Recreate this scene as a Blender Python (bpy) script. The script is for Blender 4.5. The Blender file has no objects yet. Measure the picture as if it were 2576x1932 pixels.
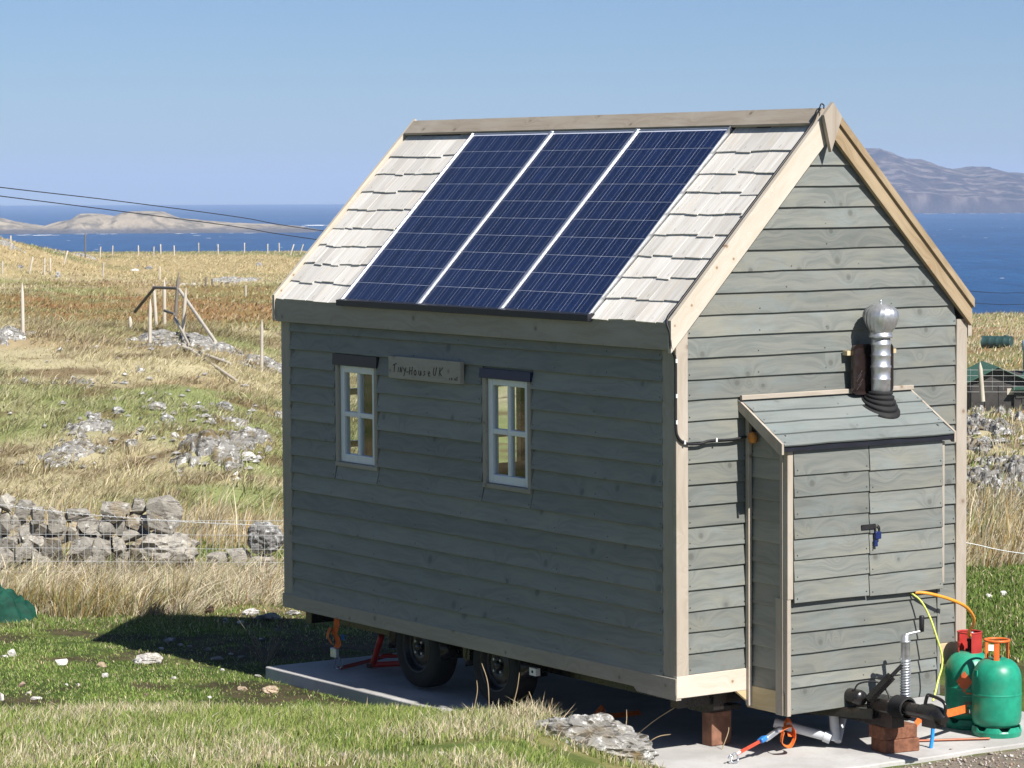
import bpy, bmesh, math, random
import numpy as np
from mathutils import Vector, Matrix

random.seed(7)
RNG = np.random.default_rng(11)
scene = bpy.context.scene
COL = scene.collection

# ------------------------------------------------------------------ camera
CAM = (-11.3106, -14.7279, 3.4706)
YAW, PITCH, ROLL = 0.6007, 0.0621, -0.0040
cam_data = bpy.data.cameras.new('camera')
cam_data.sensor_width = 36.0
cam_data.lens = 7681.1 / 2576.0 * 36.0
cam_data.clip_start = 0.5
cam_data.clip_end = 30000.0
cam_obj = bpy.data.objects.new('camera', cam_data)
COL.objects.link(cam_obj)
_f = Vector((math.sin(YAW) * math.cos(PITCH), math.cos(YAW) * math.cos(PITCH), -math.sin(PITCH)))
_r = Vector((math.cos(YAW), -math.sin(YAW), 0.0))
_u = _r.cross(_f)
_r2 = _r * math.cos(ROLL) + _u * math.sin(ROLL)
_u2 = _u * math.cos(ROLL) - _r * math.sin(ROLL)
_m = Matrix(((_r2.x, _u2.x, -_f.x, CAM[0]), (_r2.y, _u2.y, -_f.y, CAM[1]), (_r2.z, _u2.z, -_f.z, CAM[2]), (0, 0, 0, 1)))
cam_obj.matrix_world = _m
scene.camera = cam_obj

# ------------------------------------------------------------------ sky, sun, exposure
SUN_EL = math.radians(45.0)
SUN_DIR = Vector((0.025, -1.0, 0.0)).normalized() * math.cos(SUN_EL) + Vector((0, 0, math.sin(SUN_EL)))
world = bpy.data.worlds.new('World')
scene.world = world
world.use_nodes = True
wn = world.node_tree
for n in list(wn.nodes):
    wn.nodes.remove(n)
_out = wn.nodes.new('ShaderNodeOutputWorld')
_bg = wn.nodes.new('ShaderNodeBackground')
_sky = wn.nodes.new('ShaderNodeTexSky')
_sky.sky_type = 'NISHITA'
_sky.sun_disc = False
_sky.sun_elevation = SUN_EL
_sky.sun_rotation = math.radians(180.0 - 1.4)
_sky.altitude = 20.0
_sky.air_density = 0.62
_sky.dust_density = 0.45
_sky.ozone_density = 6.0
_bg.inputs['Strength'].default_value = 0.05
wn.links.new(_sky.outputs['Color'], _bg.inputs['Color'])
wn.links.new(_bg.outputs['Background'], _out.inputs['Surface'])

sun_data = bpy.data.lights.new('sun', 'SUN')
sun_data.energy = 4.2
sun_data.angle = math.radians(0.53)
sun_data.color = (1.0, 0.958, 0.895)
sun = bpy.data.objects.new('sun', sun_data)
COL.objects.link(sun)
sun.rotation_euler = SUN_DIR.to_track_quat('Z', 'Y').to_euler()
sun.location = (0, -20, 20)

vs = scene.view_settings
vs.view_transform = 'Standard'
vs.look = 'None'
vs.exposure = 0.9
vs.gamma = 1.0
vs.use_curve_mapping = False
scene.cycles.use_denoising = True
scene.cycles.max_bounces = 8
scene.cycles.volume_bounces = 1
scene.cycles.transparent_max_bounces = 12

# ------------------------------------------------------------------ helpers
def tag(o, label=None, cat=None, group=None, kind=None):
    if label: o['label'] = label
    if cat: o['category'] = cat
    if group: o['group'] = group
    if kind: o['kind'] = kind
    return o

def empty(name, loc=(0, 0, 0), rot=(0, 0, 0), parent=None):
    o = bpy.data.objects.new(name, None)
    o.empty_display_size = 0.2
    o.location = loc
    o.rotation_euler = rot
    COL.objects.link(o)
    if parent: o.parent = parent
    return o

def link(name, me, mat=None, parent=None, matrix=None):
    if mat is not None and not me.materials:
        me.materials.append(mat)
    o = bpy.data.objects.new(name, me)
    COL.objects.link(o)
    if parent is not None: o.parent = parent
    if matrix is not None: o.matrix_local = matrix
    return o

def pymesh(name, verts, faces, smooth=False):
    me = bpy.data.meshes.new(name)
    me.from_pydata([tuple(v) for v in verts], [], faces)
    me.update()
    if smooth:
        me.polygons.foreach_set('use_smooth', [True] * len(me.polygons))
    return me

class MB:
    """collects shapes of ONE piece"""
    def __init__(s): s.v = []; s.f = []; s.sm = []
    def add(s, v, f, smooth=False):
        b = len(s.v); s.v += [tuple(p) for p in v]
        s.f += [tuple(i + b for i in q) for q in f]; s.sm += [smooth] * len(f)
        return s
    def box(s, x0, x1, y0, y1, z0, z1, m=None):
        v = [Vector((x, y, z)) for z in (z0, z1) for y in (y0, y1) for x in (x0, x1)]
        if m is not None: v = [m @ p for p in v]
        return s.add(v, [(0, 2, 3, 1), (4, 5, 7, 6), (0, 1, 5, 4), (2, 6, 7, 3), (0, 4, 6, 2), (1, 3, 7, 5)])
    def prism(s, poly, axis, a, b):
        """poly of 2-D points, extruded along axis (0,1,2) between a and b"""
        def P(p, c):
            return (c, p[0], p[1]) if axis == 0 else (p[0], c, p[1]) if axis == 1 else (p[0], p[1], c)
        n = len(poly)
        v = [P(p, a) for p in poly] + [P(p, b) for p in poly]
        f = [tuple(range(n))[::-1], tuple(range(n, 2 * n))] + [(i, (i + 1) % n, n + (i + 1) % n, n + i) for i in range(n)]
        return s.add(v, f)
    def tube(s, pts, r, n=8, smooth=True, caps=True):
        pts = [Vector(p) for p in pts]
        rr = r if isinstance(r, (list, tuple)) else [r] * len(pts)
        rings = []; up = None
        for i, p in enumerate(pts):
            d = (pts[min(i + 1, len(pts) - 1)] - pts[max(i - 1, 0)]).normalized()
            if up is None: up = d.orthogonal().normalized()
            a = (up - d * up.dot(d)).normalized(); up = a
            b = d.cross(a)
            rings.append([p + (a * math.cos(2 * math.pi * k / n) + b * math.sin(2 * math.pi * k / n)) * rr[i] for k in range(n)])
        v = [q for R in rings for q in R]
        f = [(i * n + k, i * n + (k + 1) % n, (i + 1) * n + (k + 1) % n, (i + 1) * n + k) for i in range(len(pts) - 1) for k in range(n)]
        s.add(v, f, smooth)
        if caps:
            s.add(rings[0], [tuple(range(n))[::-1]]); s.add(rings[-1], [tuple(range(n))])
        return s
    def lathe(s, prof, center=(0, 0, 0), n=32, axis='Z', smooth=True):
        v = []; c = Vector(center)
        for r, h in prof:
            for k in range(n):
                a = 2 * math.pi * k / n
                p = Vector((r * math.cos(a), r * math.sin(a), h))
                if axis == 'X': p = Vector((h, p.x, p.y))
                if axis == 'Y': p = Vector((p.y, h, p.x))
                v.append(c + p)
        f = [(i * n + k, i * n + (k + 1) % n, (i + 1) * n + (k + 1) % n, (i + 1) * n + k) for i in range(len(prof) - 1) for k in range(n)]
        return s.add(v, f, smooth)
    def mesh(s, name):
        me = bpy.data.meshes.new(name)
        me.from_pydata(s.v, [], s.f); me.update()
        me.polygons.foreach_set('use_smooth', s.sm)
        return me
    def build(s, name, mat, parent=None, matrix=None):
        return link(name, s.mesh(name), mat, parent, matrix)

def bevel(o, w=0.004, seg=2):
    b = o.modifiers.new('bevel', 'BEVEL'); b.width = w; b.segments = seg; b.limit_method = 'ANGLE'
    return o

def curve_pts(ctrl, n=8):
    """Catmull-Rom through control points"""
    c = [Vector(p) for p in ctrl]; c = [c[0] * 2 - c[1]] + c + [c[-1] * 2 - c[-2]]
    out = []
    for i in range(1, len(c) - 2):
        for k in range(n):
            t = k / n
            out.append(0.5 * ((2 * c[i]) + (c[i + 1] - c[i - 1]) * t + (2 * c[i - 1] - 5 * c[i] + 4 * c[i + 1] - c[i + 2]) * t * t + (3 * c[i] - c[i - 1] - 3 * c[i + 1] + c[i + 2]) * t ** 3))
    out.append(c[-2])
    return out

# ------------------------------------------------------------------ materials
class NT:
    def __init__(s, name):
        s.m = bpy.data.materials.new(name); s.m.use_nodes = True
        s.t = s.m.node_tree; s.t.nodes.clear()
        s.out = s.t.nodes.new('ShaderNodeOutputMaterial')
    def n(s, typ, ins=None, **kw):
        nd = s.t.nodes.new('ShaderNode' + typ)
        for k, v in kw.items(): setattr(nd, k, v)
        for k, v in (ins or {}).items(): s.set(nd, k, v)
        return nd
    def set(s, nd, k, v):
        sock = nd.inputs[k]
        if isinstance(v, bpy.types.NodeSocket): s.t.links.new(v, sock)
        elif isinstance(v, bpy.types.Node): s.t.links.new(v.outputs[0], sock)
        else:
            if isinstance(v, (tuple, list)) and len(v) == 3 and sock.type == 'RGBA': v = (*v, 1.0)
            sock.default_value = v
    def math(s, op, a, b=None, c=None, clamp=False):
        nd = s.t.nodes.new('ShaderNodeMath'); nd.operation = op; nd.use_clamp = clamp
        for i, v in enumerate((a, b, c)):
            if v is not None: s.set(nd, i, v)
        return nd.outputs[0]
    def vmath(s, op, a, b=None):
        nd = s.t.nodes.new('ShaderNodeVectorMath'); nd.operation = op
        s.set(nd, 0, a)
        if b is not None: s.set(nd, 1, b)
        return nd.outputs[0]
    def mix(s, fac, a, b, mode='MIX'):
        nd = s.t.nodes.new('ShaderNodeMix'); nd.data_type = 'RGBA'; nd.blend_type = mode
        s.set(nd, 0, fac); s.set(nd, 6, a); s.set(nd, 7, b)
        return nd.outputs[2]
    def ramp(s, fac, lo, hi):
        nd = s.t.nodes.new('ShaderNodeMapRange'); nd.interpolation_type = 'SMOOTHSTEP'
        s.set(nd, 0, fac); s.set(nd, 1, lo); s.set(nd, 2, hi)
        return nd.outputs[0]
    def noise(s, vec, scale, detail=4.0, rough=0.55, dist=0.0):
        nd = s.t.nodes.new('ShaderNodeTexNoise')
        if vec is not None: s.set(nd, 'Vector', vec)
        s.set(nd, 'Scale', scale); s.set(nd, 'Detail', detail); s.set(nd, 'Roughness', rough); s.set(nd, 'Distortion', dist)
        return nd.outputs[0]
    def bsdf(s, color, rough=0.6, normal=None, metal=0.0, spec=0.5, **more):
        nd = s.t.nodes.new('ShaderNodeBsdfPrincipled')
        s.set(nd, 'Base Color', color); s.set(nd, 'Roughness', rough); s.set(nd, 'Metallic', metal); s.set(nd, 'Specular IOR Level', spec)
        if normal is not None: s.set(nd, 'Normal', normal)
        for k, v in more.items(): s.set(nd, k.replace('_', ' '), v)
        s.t.links.new(nd.outputs[0], s.out.inputs['Surface'])
        return nd
    def bump(s, h, strength=0.3, dist=0.01):
        nd = s.t.nodes.new('ShaderNodeBump'); s.set(nd, 'Height', h); s.set(nd, 'Strength', strength); s.set(nd, 'Distance', dist)
        return nd.outputs[0]
    def objco(s, rnd=True):
        co = s.n('TexCoord').outputs['Object']
        if not rnd: return co
        r = s.n('ObjectInfo').outputs['Random']
        off = s.n('CombineXYZ', {0: s.math('MULTIPLY', r, 57.3), 1: s.math('MULTIPLY', r, 131.7), 2: s.math('MULTIPLY', r, 23.1)})
        return s.vmath('ADD', co, off.outputs[0])

def wood(name, base, dark, light, knot=(0.16, 0.08, 0.035), stain=None, knots=3.2, knot_amt=0.8, rough=0.62, grain=0.5, var=0.14):
    """boards: local X runs along the grain, Y across"""
    g = NT(name)
    v = g.objco()
    r = g.n('ObjectInfo').outputs['Random']
    vo = g.n('TexVoronoi', {'Vector': v, 'Scale': knots, 'Randomness': 1.0}, voronoi_dimensions='2D', feature='F1')
    kd = vo.outputs['Distance']
    kr = g.n('SeparateXYZ', {0: g.vmath('MULTIPLY', vo.outputs['Color'], (1, 1, 1))}).outputs[0]
    near = g.math('POWER', 2.718, g.math('MULTIPLY', kd, -9.0))
    sep = g.n('SeparateXYZ', {0: v})
    wob = g.noise(v, 2.3, 2.0)
    yy = g.math('ADD', g.math('MULTIPLY', sep.outputs[1], 22.0), g.math('ADD', g.math('MULTIPLY', near, 5.0), g.math('MULTIPLY', wob, 3.0)))
    gv = g.n('CombineXYZ', {0: g.math('MULTIPLY', sep.outputs[0], 1.3), 1: yy, 2: sep.outputs[2]}).outputs[0]
    gr = g.noise(gv, 1.6, 5.0, 0.6)
    fine = g.noise(g.vmath('MULTIPLY', v, (6.0, 170.0, 20.0)), 1.0, 2.0)
    patch = g.noise(g.vmath('MULTIPLY', v, (1.6, 5.0, 3.0)), 1.0, 4.0, 0.6)
    c = g.mix(g.math('MULTIPLY', g.ramp(gr, 0.38, 0.66), grain), base, dark)
    c = g.mix(g.math('MULTIPLY', g.ramp(patch, 0.45, 0.75), 0.75), c, light)
    if stain is not None:
        st = g.noise(g.vmath('MULTIPLY', v, (2.6, 7.0, 3.0)), 1.0, 5.0, 0.65)
        c = g.mix(g.math('MULTIPLY', g.ramp(st, 0.47, 0.72), 0.7), c, stain)
    c = g.mix(g.math('MULTIPLY', fine, 0.25), c, dark)
    kd = g.math('DIVIDE', kd, g.math('ADD', 0.25, kr))
    kmask = g.math('MULTIPLY', g.ramp(kd, 0.085, 0.03), g.math('GREATER_THAN', kr, 0.42))
    c = g.mix(g.math('MULTIPLY', kmask, knot_amt), c, knot)
    halo = g.math('MULTIPLY', g.math('MULTIPLY', g.ramp(kd, 0.2, 0.07), g.math('GREATER_THAN', kr, 0.42)), 0.3 * knot_amt)
    c = g.mix(halo, c, dark)
    hv = g.n('HueSaturation', {'Value': g.math('ADD', 1.0 - var, g.math('MULTIPLY', r, 2 * var)), 'Color': c})
    h = g.math('ADD', gr, g.math('MULTIPLY', fine, 0.7))
    g.bsdf(hv.outputs[0], rough, g.bump(h, 0.25, 0.004), spec=0.3)
    return g.m

def plain(name, color, rough=0.5, metal=0.0, spec=0.5, var=0.12, scale=14.0, bump=0.08, dirt=None, coat=0.0):
    g = NT(name)
    v = g.objco()
    n = g.noise(v, scale, 5.0, 0.6)
    lo = tuple(c * (1 - var) for c in color); hi = tuple(min(1, c * (1 + var)) for c in color)
    c = g.mix(g.ramp(n, 0.3, 0.7), lo, hi)
    if dirt is not None:
        d = g.noise(v, scale * 0.37, 6.0, 0.7)
        c = g.mix(g.math('MULTIPLY', g.ramp(d, 0.5, 0.72), 0.8), c, dirt)
    b = g.bsdf(c, g.math('ADD', rough - 0.06, g.math('MULTIPLY', n, 0.12)), g.bump(n, bump, 0.004), metal, spec)
    if coat: g.set(b, 'Coat Weight', coat); g.set(b, 'Coat Roughness', 0.08)
    return g.m

M = {}
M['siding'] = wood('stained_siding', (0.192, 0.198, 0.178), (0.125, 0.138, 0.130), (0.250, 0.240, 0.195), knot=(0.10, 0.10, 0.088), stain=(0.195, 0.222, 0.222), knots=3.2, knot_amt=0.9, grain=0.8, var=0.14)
M['siding_shade_lightened'] = wood('stained_siding_shade_lightened', (0.275, 0.272, 0.240), (0.195, 0.200, 0.183), (0.325, 0.310, 0.265), knot=(0.13, 0.13, 0.12), stain=(0.27, 0.285, 0.27), knots=2.6, knot_amt=0.75, grain=0.7, var=0.13)  # same stain as the gable, colour lightened to lift the shaded walls
M['pale'] = wood('pale_new_softwood', (0.560, 0.505, 0.430), (0.44, 0.365, 0.27), (0.62, 0.57, 0.50), knot=(0.22, 0.12, 0.055), knots=7.0, knot_amt=1.0, grain=0.4, var=0.05)
M['trim'] = wood('greyed_softwood_trim', (0.395, 0.345, 0.285), (0.29, 0.245, 0.195), (0.46, 0.42, 0.37), knot=(0.19, 0.12, 0.075), knots=5.0, knot_amt=0.9, grain=0.5, var=0.08)
M['yellow'] = wood('fresh_yellow_softwood', (0.54, 0.44, 0.27), (0.43, 0.32, 0.16), (0.60, 0.52, 0.36), knot=(0.28, 0.15, 0.06), knots=2.2, knot_amt=0.7, grain=0.4, var=0.06)
M['brown'] = wood('weathered_brown_softwood', (0.36, 0.275, 0.175), (0.24, 0.17, 0.095), (0.45, 0.365, 0.25), knot=(0.33, 0.20, 0.11), knots=4.0, knot_amt=0.7, grain=0.75, var=0.06)
M['fascia'] = wood('greyed_fascia_board', (0.40, 0.355, 0.295), (0.29, 0.255, 0.205), (0.46, 0.415, 0.355), knot=(0.15, 0.115, 0.09), knots=4.0, knot_amt=0.75, grain=0.5, var=0.05)
M['ridge'] = wood('grey_brown_ridge_board', (0.33, 0.285, 0.23), (0.235, 0.195, 0.15), (0.39, 0.35, 0.295), knot=(0.10, 0.07, 0.05), knots=5.0, knot_amt=0.85, grain=0.6, var=0.05)
M['cupboard_roof'] = wood('stained_roof_boards', (0.190, 0.212, 0.205), (0.135, 0.153, 0.148), (0.238, 0.250, 0.240), knot=(0.12, 0.13, 0.12), stain=(0.20, 0.235, 0.235), knots=2.4, knot_amt=0.5, grain=0.5, var=0.07)

def shingle_mat():
    g = NT('silvered_cedar_shingle')
    v = g.objco()
    r = g.n('ObjectInfo').outputs['Random']
    sep = g.n('SeparateXYZ', {0: v})
    st = g.noise(g.vmath('MULTIPLY', v, (34.0, 2.2, 4.0)), 1.0, 4.0, 0.6)
    pt = g.noise(g.vmath('MULTIPLY', v, (9.0, 4.0, 4.0)), 1.0, 4.0, 0.6)
    c = g.mix(g.ramp(st, 0.35, 0.7), (0.69, 0.665, 0.62), (0.57, 0.535, 0.485))
    c = g.mix(g.math('MULTIPLY', g.ramp(pt, 0.5, 0.75), 0.55), c, (0.62, 0.55, 0.45))
    hv = g.n('HueSaturation', {'Value': g.math('ADD', 0.88, g.math('MULTIPLY', r, 0.26)), 'Color': c})
    g.bsdf(hv.outputs[0], 0.6, g.bump(st, 0.35, 0.004), spec=0.35)
    return g.m
M['shingle'] = shingle_mat()

def cell_mat():
    g = NT('blue_polycrystalline_cell')
    co = g.n('TexCoord').outputs['Object']
    v = g.objco()
    vo = g.n('TexVoronoi', {'Vector': v, 'Scale': 75.0}, feature='F1')
    cr = g.n('SeparateXYZ', {0: vo.outputs['Color']}).outputs[0]
    c = g.mix(cr, (0.006, 0.013, 0.045), (0.011, 0.023, 0.080))
    r = g.n('ObjectInfo').outputs['Random']
    c = g.n('HueSaturation', {'Value': g.math('ADD', 0.85, g.math('MULTIPLY', r, 0.3)), 'Color': c}).outputs[0]
    sep = g.n('SeparateXYZ', {0: co})
    ax = g.math('ABSOLUTE', sep.outputs[0])
    bus = g.math('LESS_THAN', g.math('ABSOLUTE', g.math('SUBTRACT', ax, 0.039)), 0.0009)
    c = g.mix(g.math('MULTIPLY', bus, 0.75), c, (0.42, 0.44, 0.52))
    b = g.bsdf(c, 0.35, spec=0.4)
    g.set(b, 'Coat Weight', 0.75); g.set(b, 'Coat Roughness', 0.05); g.set(b, 'Coat IOR', 1.35)
    return g.m
M['cell'] = cell_mat()
M['backsheet'] = plain('pale_backsheet', (0.60, 0.63, 0.74), 0.35, spec=0.4, var=0.05)
M['alu'] = plain('brushed_aluminium', (0.70, 0.72, 0.75), 0.33, 0.85, var=0.06)
M['black_flash'] = plain('black_rubber_flashing', (0.012, 0.013, 0.02), 0.45, spec=0.4)
M['white_paint'] = plain('white_window_paint', (0.80, 0.81, 0.82), 0.35, spec=0.5, var=0.03, bump=0.03)
M['black_paint'] = plain('black_gloss_paint', (0.014, 0.013, 0.013), 0.28, spec=0.55, var=0.3, dirt=(0.05, 0.035, 0.025))
M['black_rubber'] = plain('black_rubber', (0.016, 0.016, 0.017), 0.75, spec=0.3, var=0.2, dirt=(0.03, 0.028, 0.025))
M['rim'] = plain('dark_steel_wheel', (0.035, 0.035, 0.04), 0.35, 0.5, dirt=(0.06, 0.05, 0.04))
M['galv'] = plain('galvanised_steel', (0.55, 0.57, 0.60), 0.38, 0.75, var=0.18, scale=22)
M['steel'] = plain('bright_steel_flue', (0.56, 0.57, 0.59), 0.42, 0.85, var=0.14, scale=20)
M['chrome'] = plain('zinc_plated_hook', (0.62, 0.64, 0.68), 0.25, 0.8, var=0.1)
M['shield'] = plain('black_brown_enamel', (0.018, 0.011, 0.010), 0.22, spec=0.6, var=0.2)
M['gas_green'] = plain('green_cylinder_paint', (0.014, 0.270, 0.165), 0.40, spec=0.45, var=0.22, scale=9, dirt=(0.06, 0.25, 0.16), bump=0.15)
M['gas_red'] = plain('red_cylinder_paint', (0.40, 0.035, 0.03), 0.42, spec=0.45, var=0.15)
M['gas_orange'] = plain('orange_handle_paint', (0.72, 0.155, 0.03), 0.45, spec=0.45, var=0.15)
M['label_orange'] = plain('orange_warning_print', (0.62, 0.13, 0.04), 0.5, var=0.12)
M['label_white'] = plain('white_paper_tag', (0.78, 0.78, 0.76), 0.6, var=0.05)
M['hose'] = plain('orange_gas_hose', (0.78, 0.30, 0.03), 0.42, spec=0.4, var=0.1)
M['earth'] = plain('green_yellow_earth_cable', (0.55, 0.62, 0.12), 0.5, var=0.25, scale=30)
M['cable'] = plain('black_cable_sheath', (0.012, 0.012, 0.014), 0.5, var=0.2)
M['clip'] = plain('white_cable_clip', (0.75, 0.75, 0.73), 0.5)
M['strap'] = plain('orange_webbing', (0.72, 0.16, 0.035), 0.75, spec=0.2, var=0.2, scale=40)
M['strap_red'] = plain('red_webbing', (0.42, 0.06, 0.03), 0.75, spec=0.2, var=0.2, scale=40)
M['blue_plastic'] = plain('blue_plastic', (0.03, 0.19, 0.55), 0.4, var=0.1)
M['blue_pipe'] = plain('blue_water_pipe', (0.02, 0.27, 0.72), 0.4, var=0.08)
M['white_plastic'] = plain('white_plastic', (0.78, 0.78, 0.77), 0.4, var=0.04)
M['grey_plastic'] = plain('grey_waste_pipe', (0.50, 0.52, 0.55), 0.45, var=0.06)
M['lock_blue'] = plain('blue_padlock_shell', (0.008, 0.020, 0.10), 0.35, var=0.15)
M['brick'] = plain('brown_engineering_brick', (0.20, 0.088, 0.052), 0.8, spec=0.2, var=0.3, scale=30, bump=0.35, dirt=(0.13, 0.06, 0.04))
M['block'] = plain('rust_brown_block', (0.23, 0.115, 0.075), 0.85, spec=0.2, var=0.25, scale=14, bump=0.3, dirt=(0.30, 0.17, 0.12))
M['jack_red'] = plain('red_jack_paint', (0.48, 0.03, 0.022), 0.4, var=0.15)
M['copper'] = plain('dull_copper_pipe', (0.30, 0.11, 0.065), 0.45, 0.5, var=0.15)
M['orange_knob'] = plain('amber_plastic_knob', (0.62, 0.23, 0.03), 0.4)
M['navy_tape'] = plain('navy_flashing_tape', (0.010, 0.014, 0.055), 0.4, spec=0.4, var=0.2)
M['dark_tape'] = plain('dark_brown_flashing_tape', (0.03, 0.024, 0.03), 0.5, var=0.2)
M['rust'] = plain('rusty_steel_plate', (0.18, 0.085, 0.05), 0.7, 0.3, var=0.3)
M['interior'] = plain('dim_interior_lining', (0.20, 0.15, 0.10), 0.7, var=0.15, scale=6)
M['roofing'] = plain('roof_underlay', (0.05, 0.045, 0.045), 0.85, var=0.15)

def glass_mat():
    g = NT('window_glass')
    tr = g.n('BsdfTransparent', {'Color': (0.95, 0.97, 0.97)})
    gl = g.n('BsdfGlossy', {'Color': (1, 1, 1), 'Roughness': 0.02})
    fc = g.n('LayerWeight', {'Blend': 0.5}).outputs['Facing']
    fr = g.math('ADD', 0.035, g.math('MULTIPLY', g.math('POWER', fc, 4.0), 0.6))
    mx = g.n('MixShader', {0: fr, 1: tr.outputs[0], 2: gl.outputs[0]})
    g.t.links.new(mx.outputs[0], g.out.inputs['Surface'])
    return g.m
M['glass'] = glass_mat()

def concrete_mat():
    g = NT('pale_concrete')
    co = g.n('TexCoord').outputs['Object']
    a = g.noise(co, 1.6, 6.0, 0.65); b = g.noise(co, 26.0, 5.0, 0.6); d = g.noise(co, 140.0, 2.0)
    c = g.mix(g.ramp(a, 0.3, 0.7), (0.36, 0.35, 0.335), (0.50, 0.49, 0.475))
    c = g.mix(g.math('MULTIPLY', g.ramp(b, 0.52, 0.75), 0.35), c, (0.27, 0.255, 0.235))
    g.bsdf(c, 0.85, g.bump(g.math('ADD', b, g.math('MULTIPLY', d, 0.5)), 0.35, 0.006), spec=0.2)
    return g.m
M['concrete'] = concrete_mat()

def rock_mat(name, base=(0.25, 0.245, 0.235), dark=(0.055, 0.05, 0.045), pale=(0.60, 0.60, 0.58), moss=(0.16, 0.115, 0.035), pale_lo=0.55, moss_amt=0.5, scale=1.0):
    g = NT(name)
    v = g.objco()
    a = g.noise(v, 3.2 * scale, 6.0, 0.65, 0.4); b = g.noise(v, 9.0 * scale, 6.0, 0.7); d = g.noise(g.vmath('MULTIPLY', v, (1, 1, 3.2)), 5.5 * scale, 6.0, 0.72, 0.8)
    c = g.mix(g.ramp(a, 0.35, 0.68), base, tuple(x * 0.62 for x in base))
    c = g.mix(g.ramp(b, pale_lo, pale_lo + 0.10), c, pale)
    c = g.mix(g.math('MULTIPLY', g.ramp(d, 0.475, 0.41), 0.92), c, dark)
    e = g.noise(v, 2.1 * scale, 4.0, 0.6)
    c = g.mix(g.math('MULTIPLY', g.ramp(e, 0.55, 0.68), moss_amt), c, moss)
    r = g.n('ObjectInfo').outputs['Random']
    c = g.n('HueSaturation', {'Value': g.math('ADD', 0.82, g.math('MULTIPLY', r, 0.36)), 'Color': c}).outputs[0]
    h = g.math('ADD', a, g.math('ADD', g.math('MULTIPLY', b, 0.5), d))
    g.bsdf(c, 0.88, g.bump(h, 0.8, 0.03 / scale), spec=0.2)
    return g.m
M['rock'] = rock_mat('lichened_gneiss', base=(0.31, 0.305, 0.295), dark=(0.10, 0.09, 0.08), pale_lo=0.52)
M['nail'] = plain('nail_head', (0.035, 0.03, 0.028), 0.6)
M['outcrop'] = rock_mat('outcrop_gneiss', base=(0.30, 0.29, 0.27), dark=(0.065, 0.055, 0.042), pale=(0.60, 0.60, 0.58), pale_lo=0.515, moss=(0.17, 0.115, 0.035), moss_amt=0.75)
M['wall_stone'] = rock_mat('wall_stone', base=(0.37, 0.345, 0.30), dark=(0.12, 0.105, 0.09), pale=(0.56, 0.55, 0.50), moss=(0.30, 0.22, 0.11), pale_lo=0.56, moss_amt=0.5, scale=1.6)
M['white_stone'] = rock_mat('pale_quartz_stone', base=(0.62, 0.59, 0.55), dark=(0.30, 0.27, 0.24), pale=(0.78, 0.77, 0.75), moss=(0.36, 0.29, 0.2), pale_lo=0.5, moss_amt=0.3, scale=4.0)
M['tan_stone'] = rock_mat('tan_stone', base=(0.46, 0.36, 0.25), dark=(0.22, 0.16, 0.11), pale=(0.6, 0.52, 0.42), moss=(0.25, 0.17, 0.09), moss_amt=0.3, scale=4.0)
M['pink_stone'] = rock_mat('pinkish_stone', base=(0.36, 0.26, 0.21), dark=(0.15, 0.1, 0.08), pale=(0.5, 0.42, 0.37), moss_amt=0.2, scale=4.0)
M['soil_lump'] = rock_mat('brown_soil_lump', base=(0.10, 0.065, 0.045), dark=(0.03, 0.02, 0.015), pale=(0.2, 0.14, 0.1), pale_lo=0.62, moss_amt=0.2, scale=6.0)

def col_mat(name, rough=0.85, fine=0.35, trans=0.0, bumpd=0.02, scale=30.0):
    g = NT(name)
    at = g.n('Attribute', attribute_name='Col')
    c = at.outputs['Color']
    nrm = None
    if fine > 0:
        co = g.n('TexCoord').outputs['Object']
        a = g.noise(co, scale, 5.0, 0.7); b = g.noise(co, scale * 0.13, 5.0, 0.65)
        k = g.math('ADD', 1.0 - fine, g.math('MULTIPLY', g.math('ADD', a, b), fine))
        c = g.n('HueSaturation', {'Value': k, 'Color': c}).outputs[0]
        nrm = g.bump(g.math('ADD', a, b), 0.6, bumpd)
    bs = g.bsdf(c, rough, nrm, spec=0.12)
    if trans > 0:
        tl = g.n('BsdfTranslucent', {'Color': c})
        mx = g.n('MixShader', {0: trans, 1: bs.outputs[0], 2: tl.outputs[0]})
        g.t.links.new(mx.outputs[0], g.out.inputs['Surface'])
    return g.m
M['ground'] = col_mat('turf_and_soil', 0.92, 0.65, 0.0, 0.05, 20.0)
M['grass'] = col_mat('grass_blades', 0.7, 0.0, 0.22)
M['gravel'] = col_mat('gravel_stones', 0.85, 0.0)
M['hill'] = col_mat('heather_and_rock', 0.95, 0.75, 0.0, 6.0, 0.07)

def sea_mat():
    g = NT('sea_water')
    co = g.n('TexCoord').outputs['Object']
    rot = g.n('Mapping', {'Vector': co, 'Rotation': (0, 0, YAW)}).outputs[0]
    a = g.noise(g.vmath('MULTIPLY', rot, (0.10, 0.030, 1.0)), 1.0, 6.0, 0.7, 0.5)
    b = g.noise(g.vmath('MULTIPLY', rot, (0.0045, 0.0022, 1.0)), 1.0, 5.0, 0.65, 0.8)
    w = g.noise(g.vmath('MULTIPLY', rot, (0.022, 0.012, 1.0)), 1.0, 6.0, 0.7, 0.3)
    c = g.mix(g.ramp(b, 0.35, 0.68), (0.009, 0.062, 0.180), (0.016, 0.092, 0.240))
    c = g.mix(g.math('MULTIPLY', g.ramp(a, 0.38, 0.62), 0.55), c, (0.006, 0.042, 0.125))
    c = g.mix(g.math('MULTIPLY', g.ramp(w, 0.56, 0.72), 0.5), c, (0.03, 0.12, 0.28))
    g.bsdf(c, 0.55, g.bump(a, 0.8, 3.0), spec=0.14)
    return g.m
M['sea'] = sea_mat()
M['foam'] = plain('white_sea_foam', (0.85, 0.87, 0.9), 0.8, var=0.05, scale=0.1, bump=0)

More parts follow.
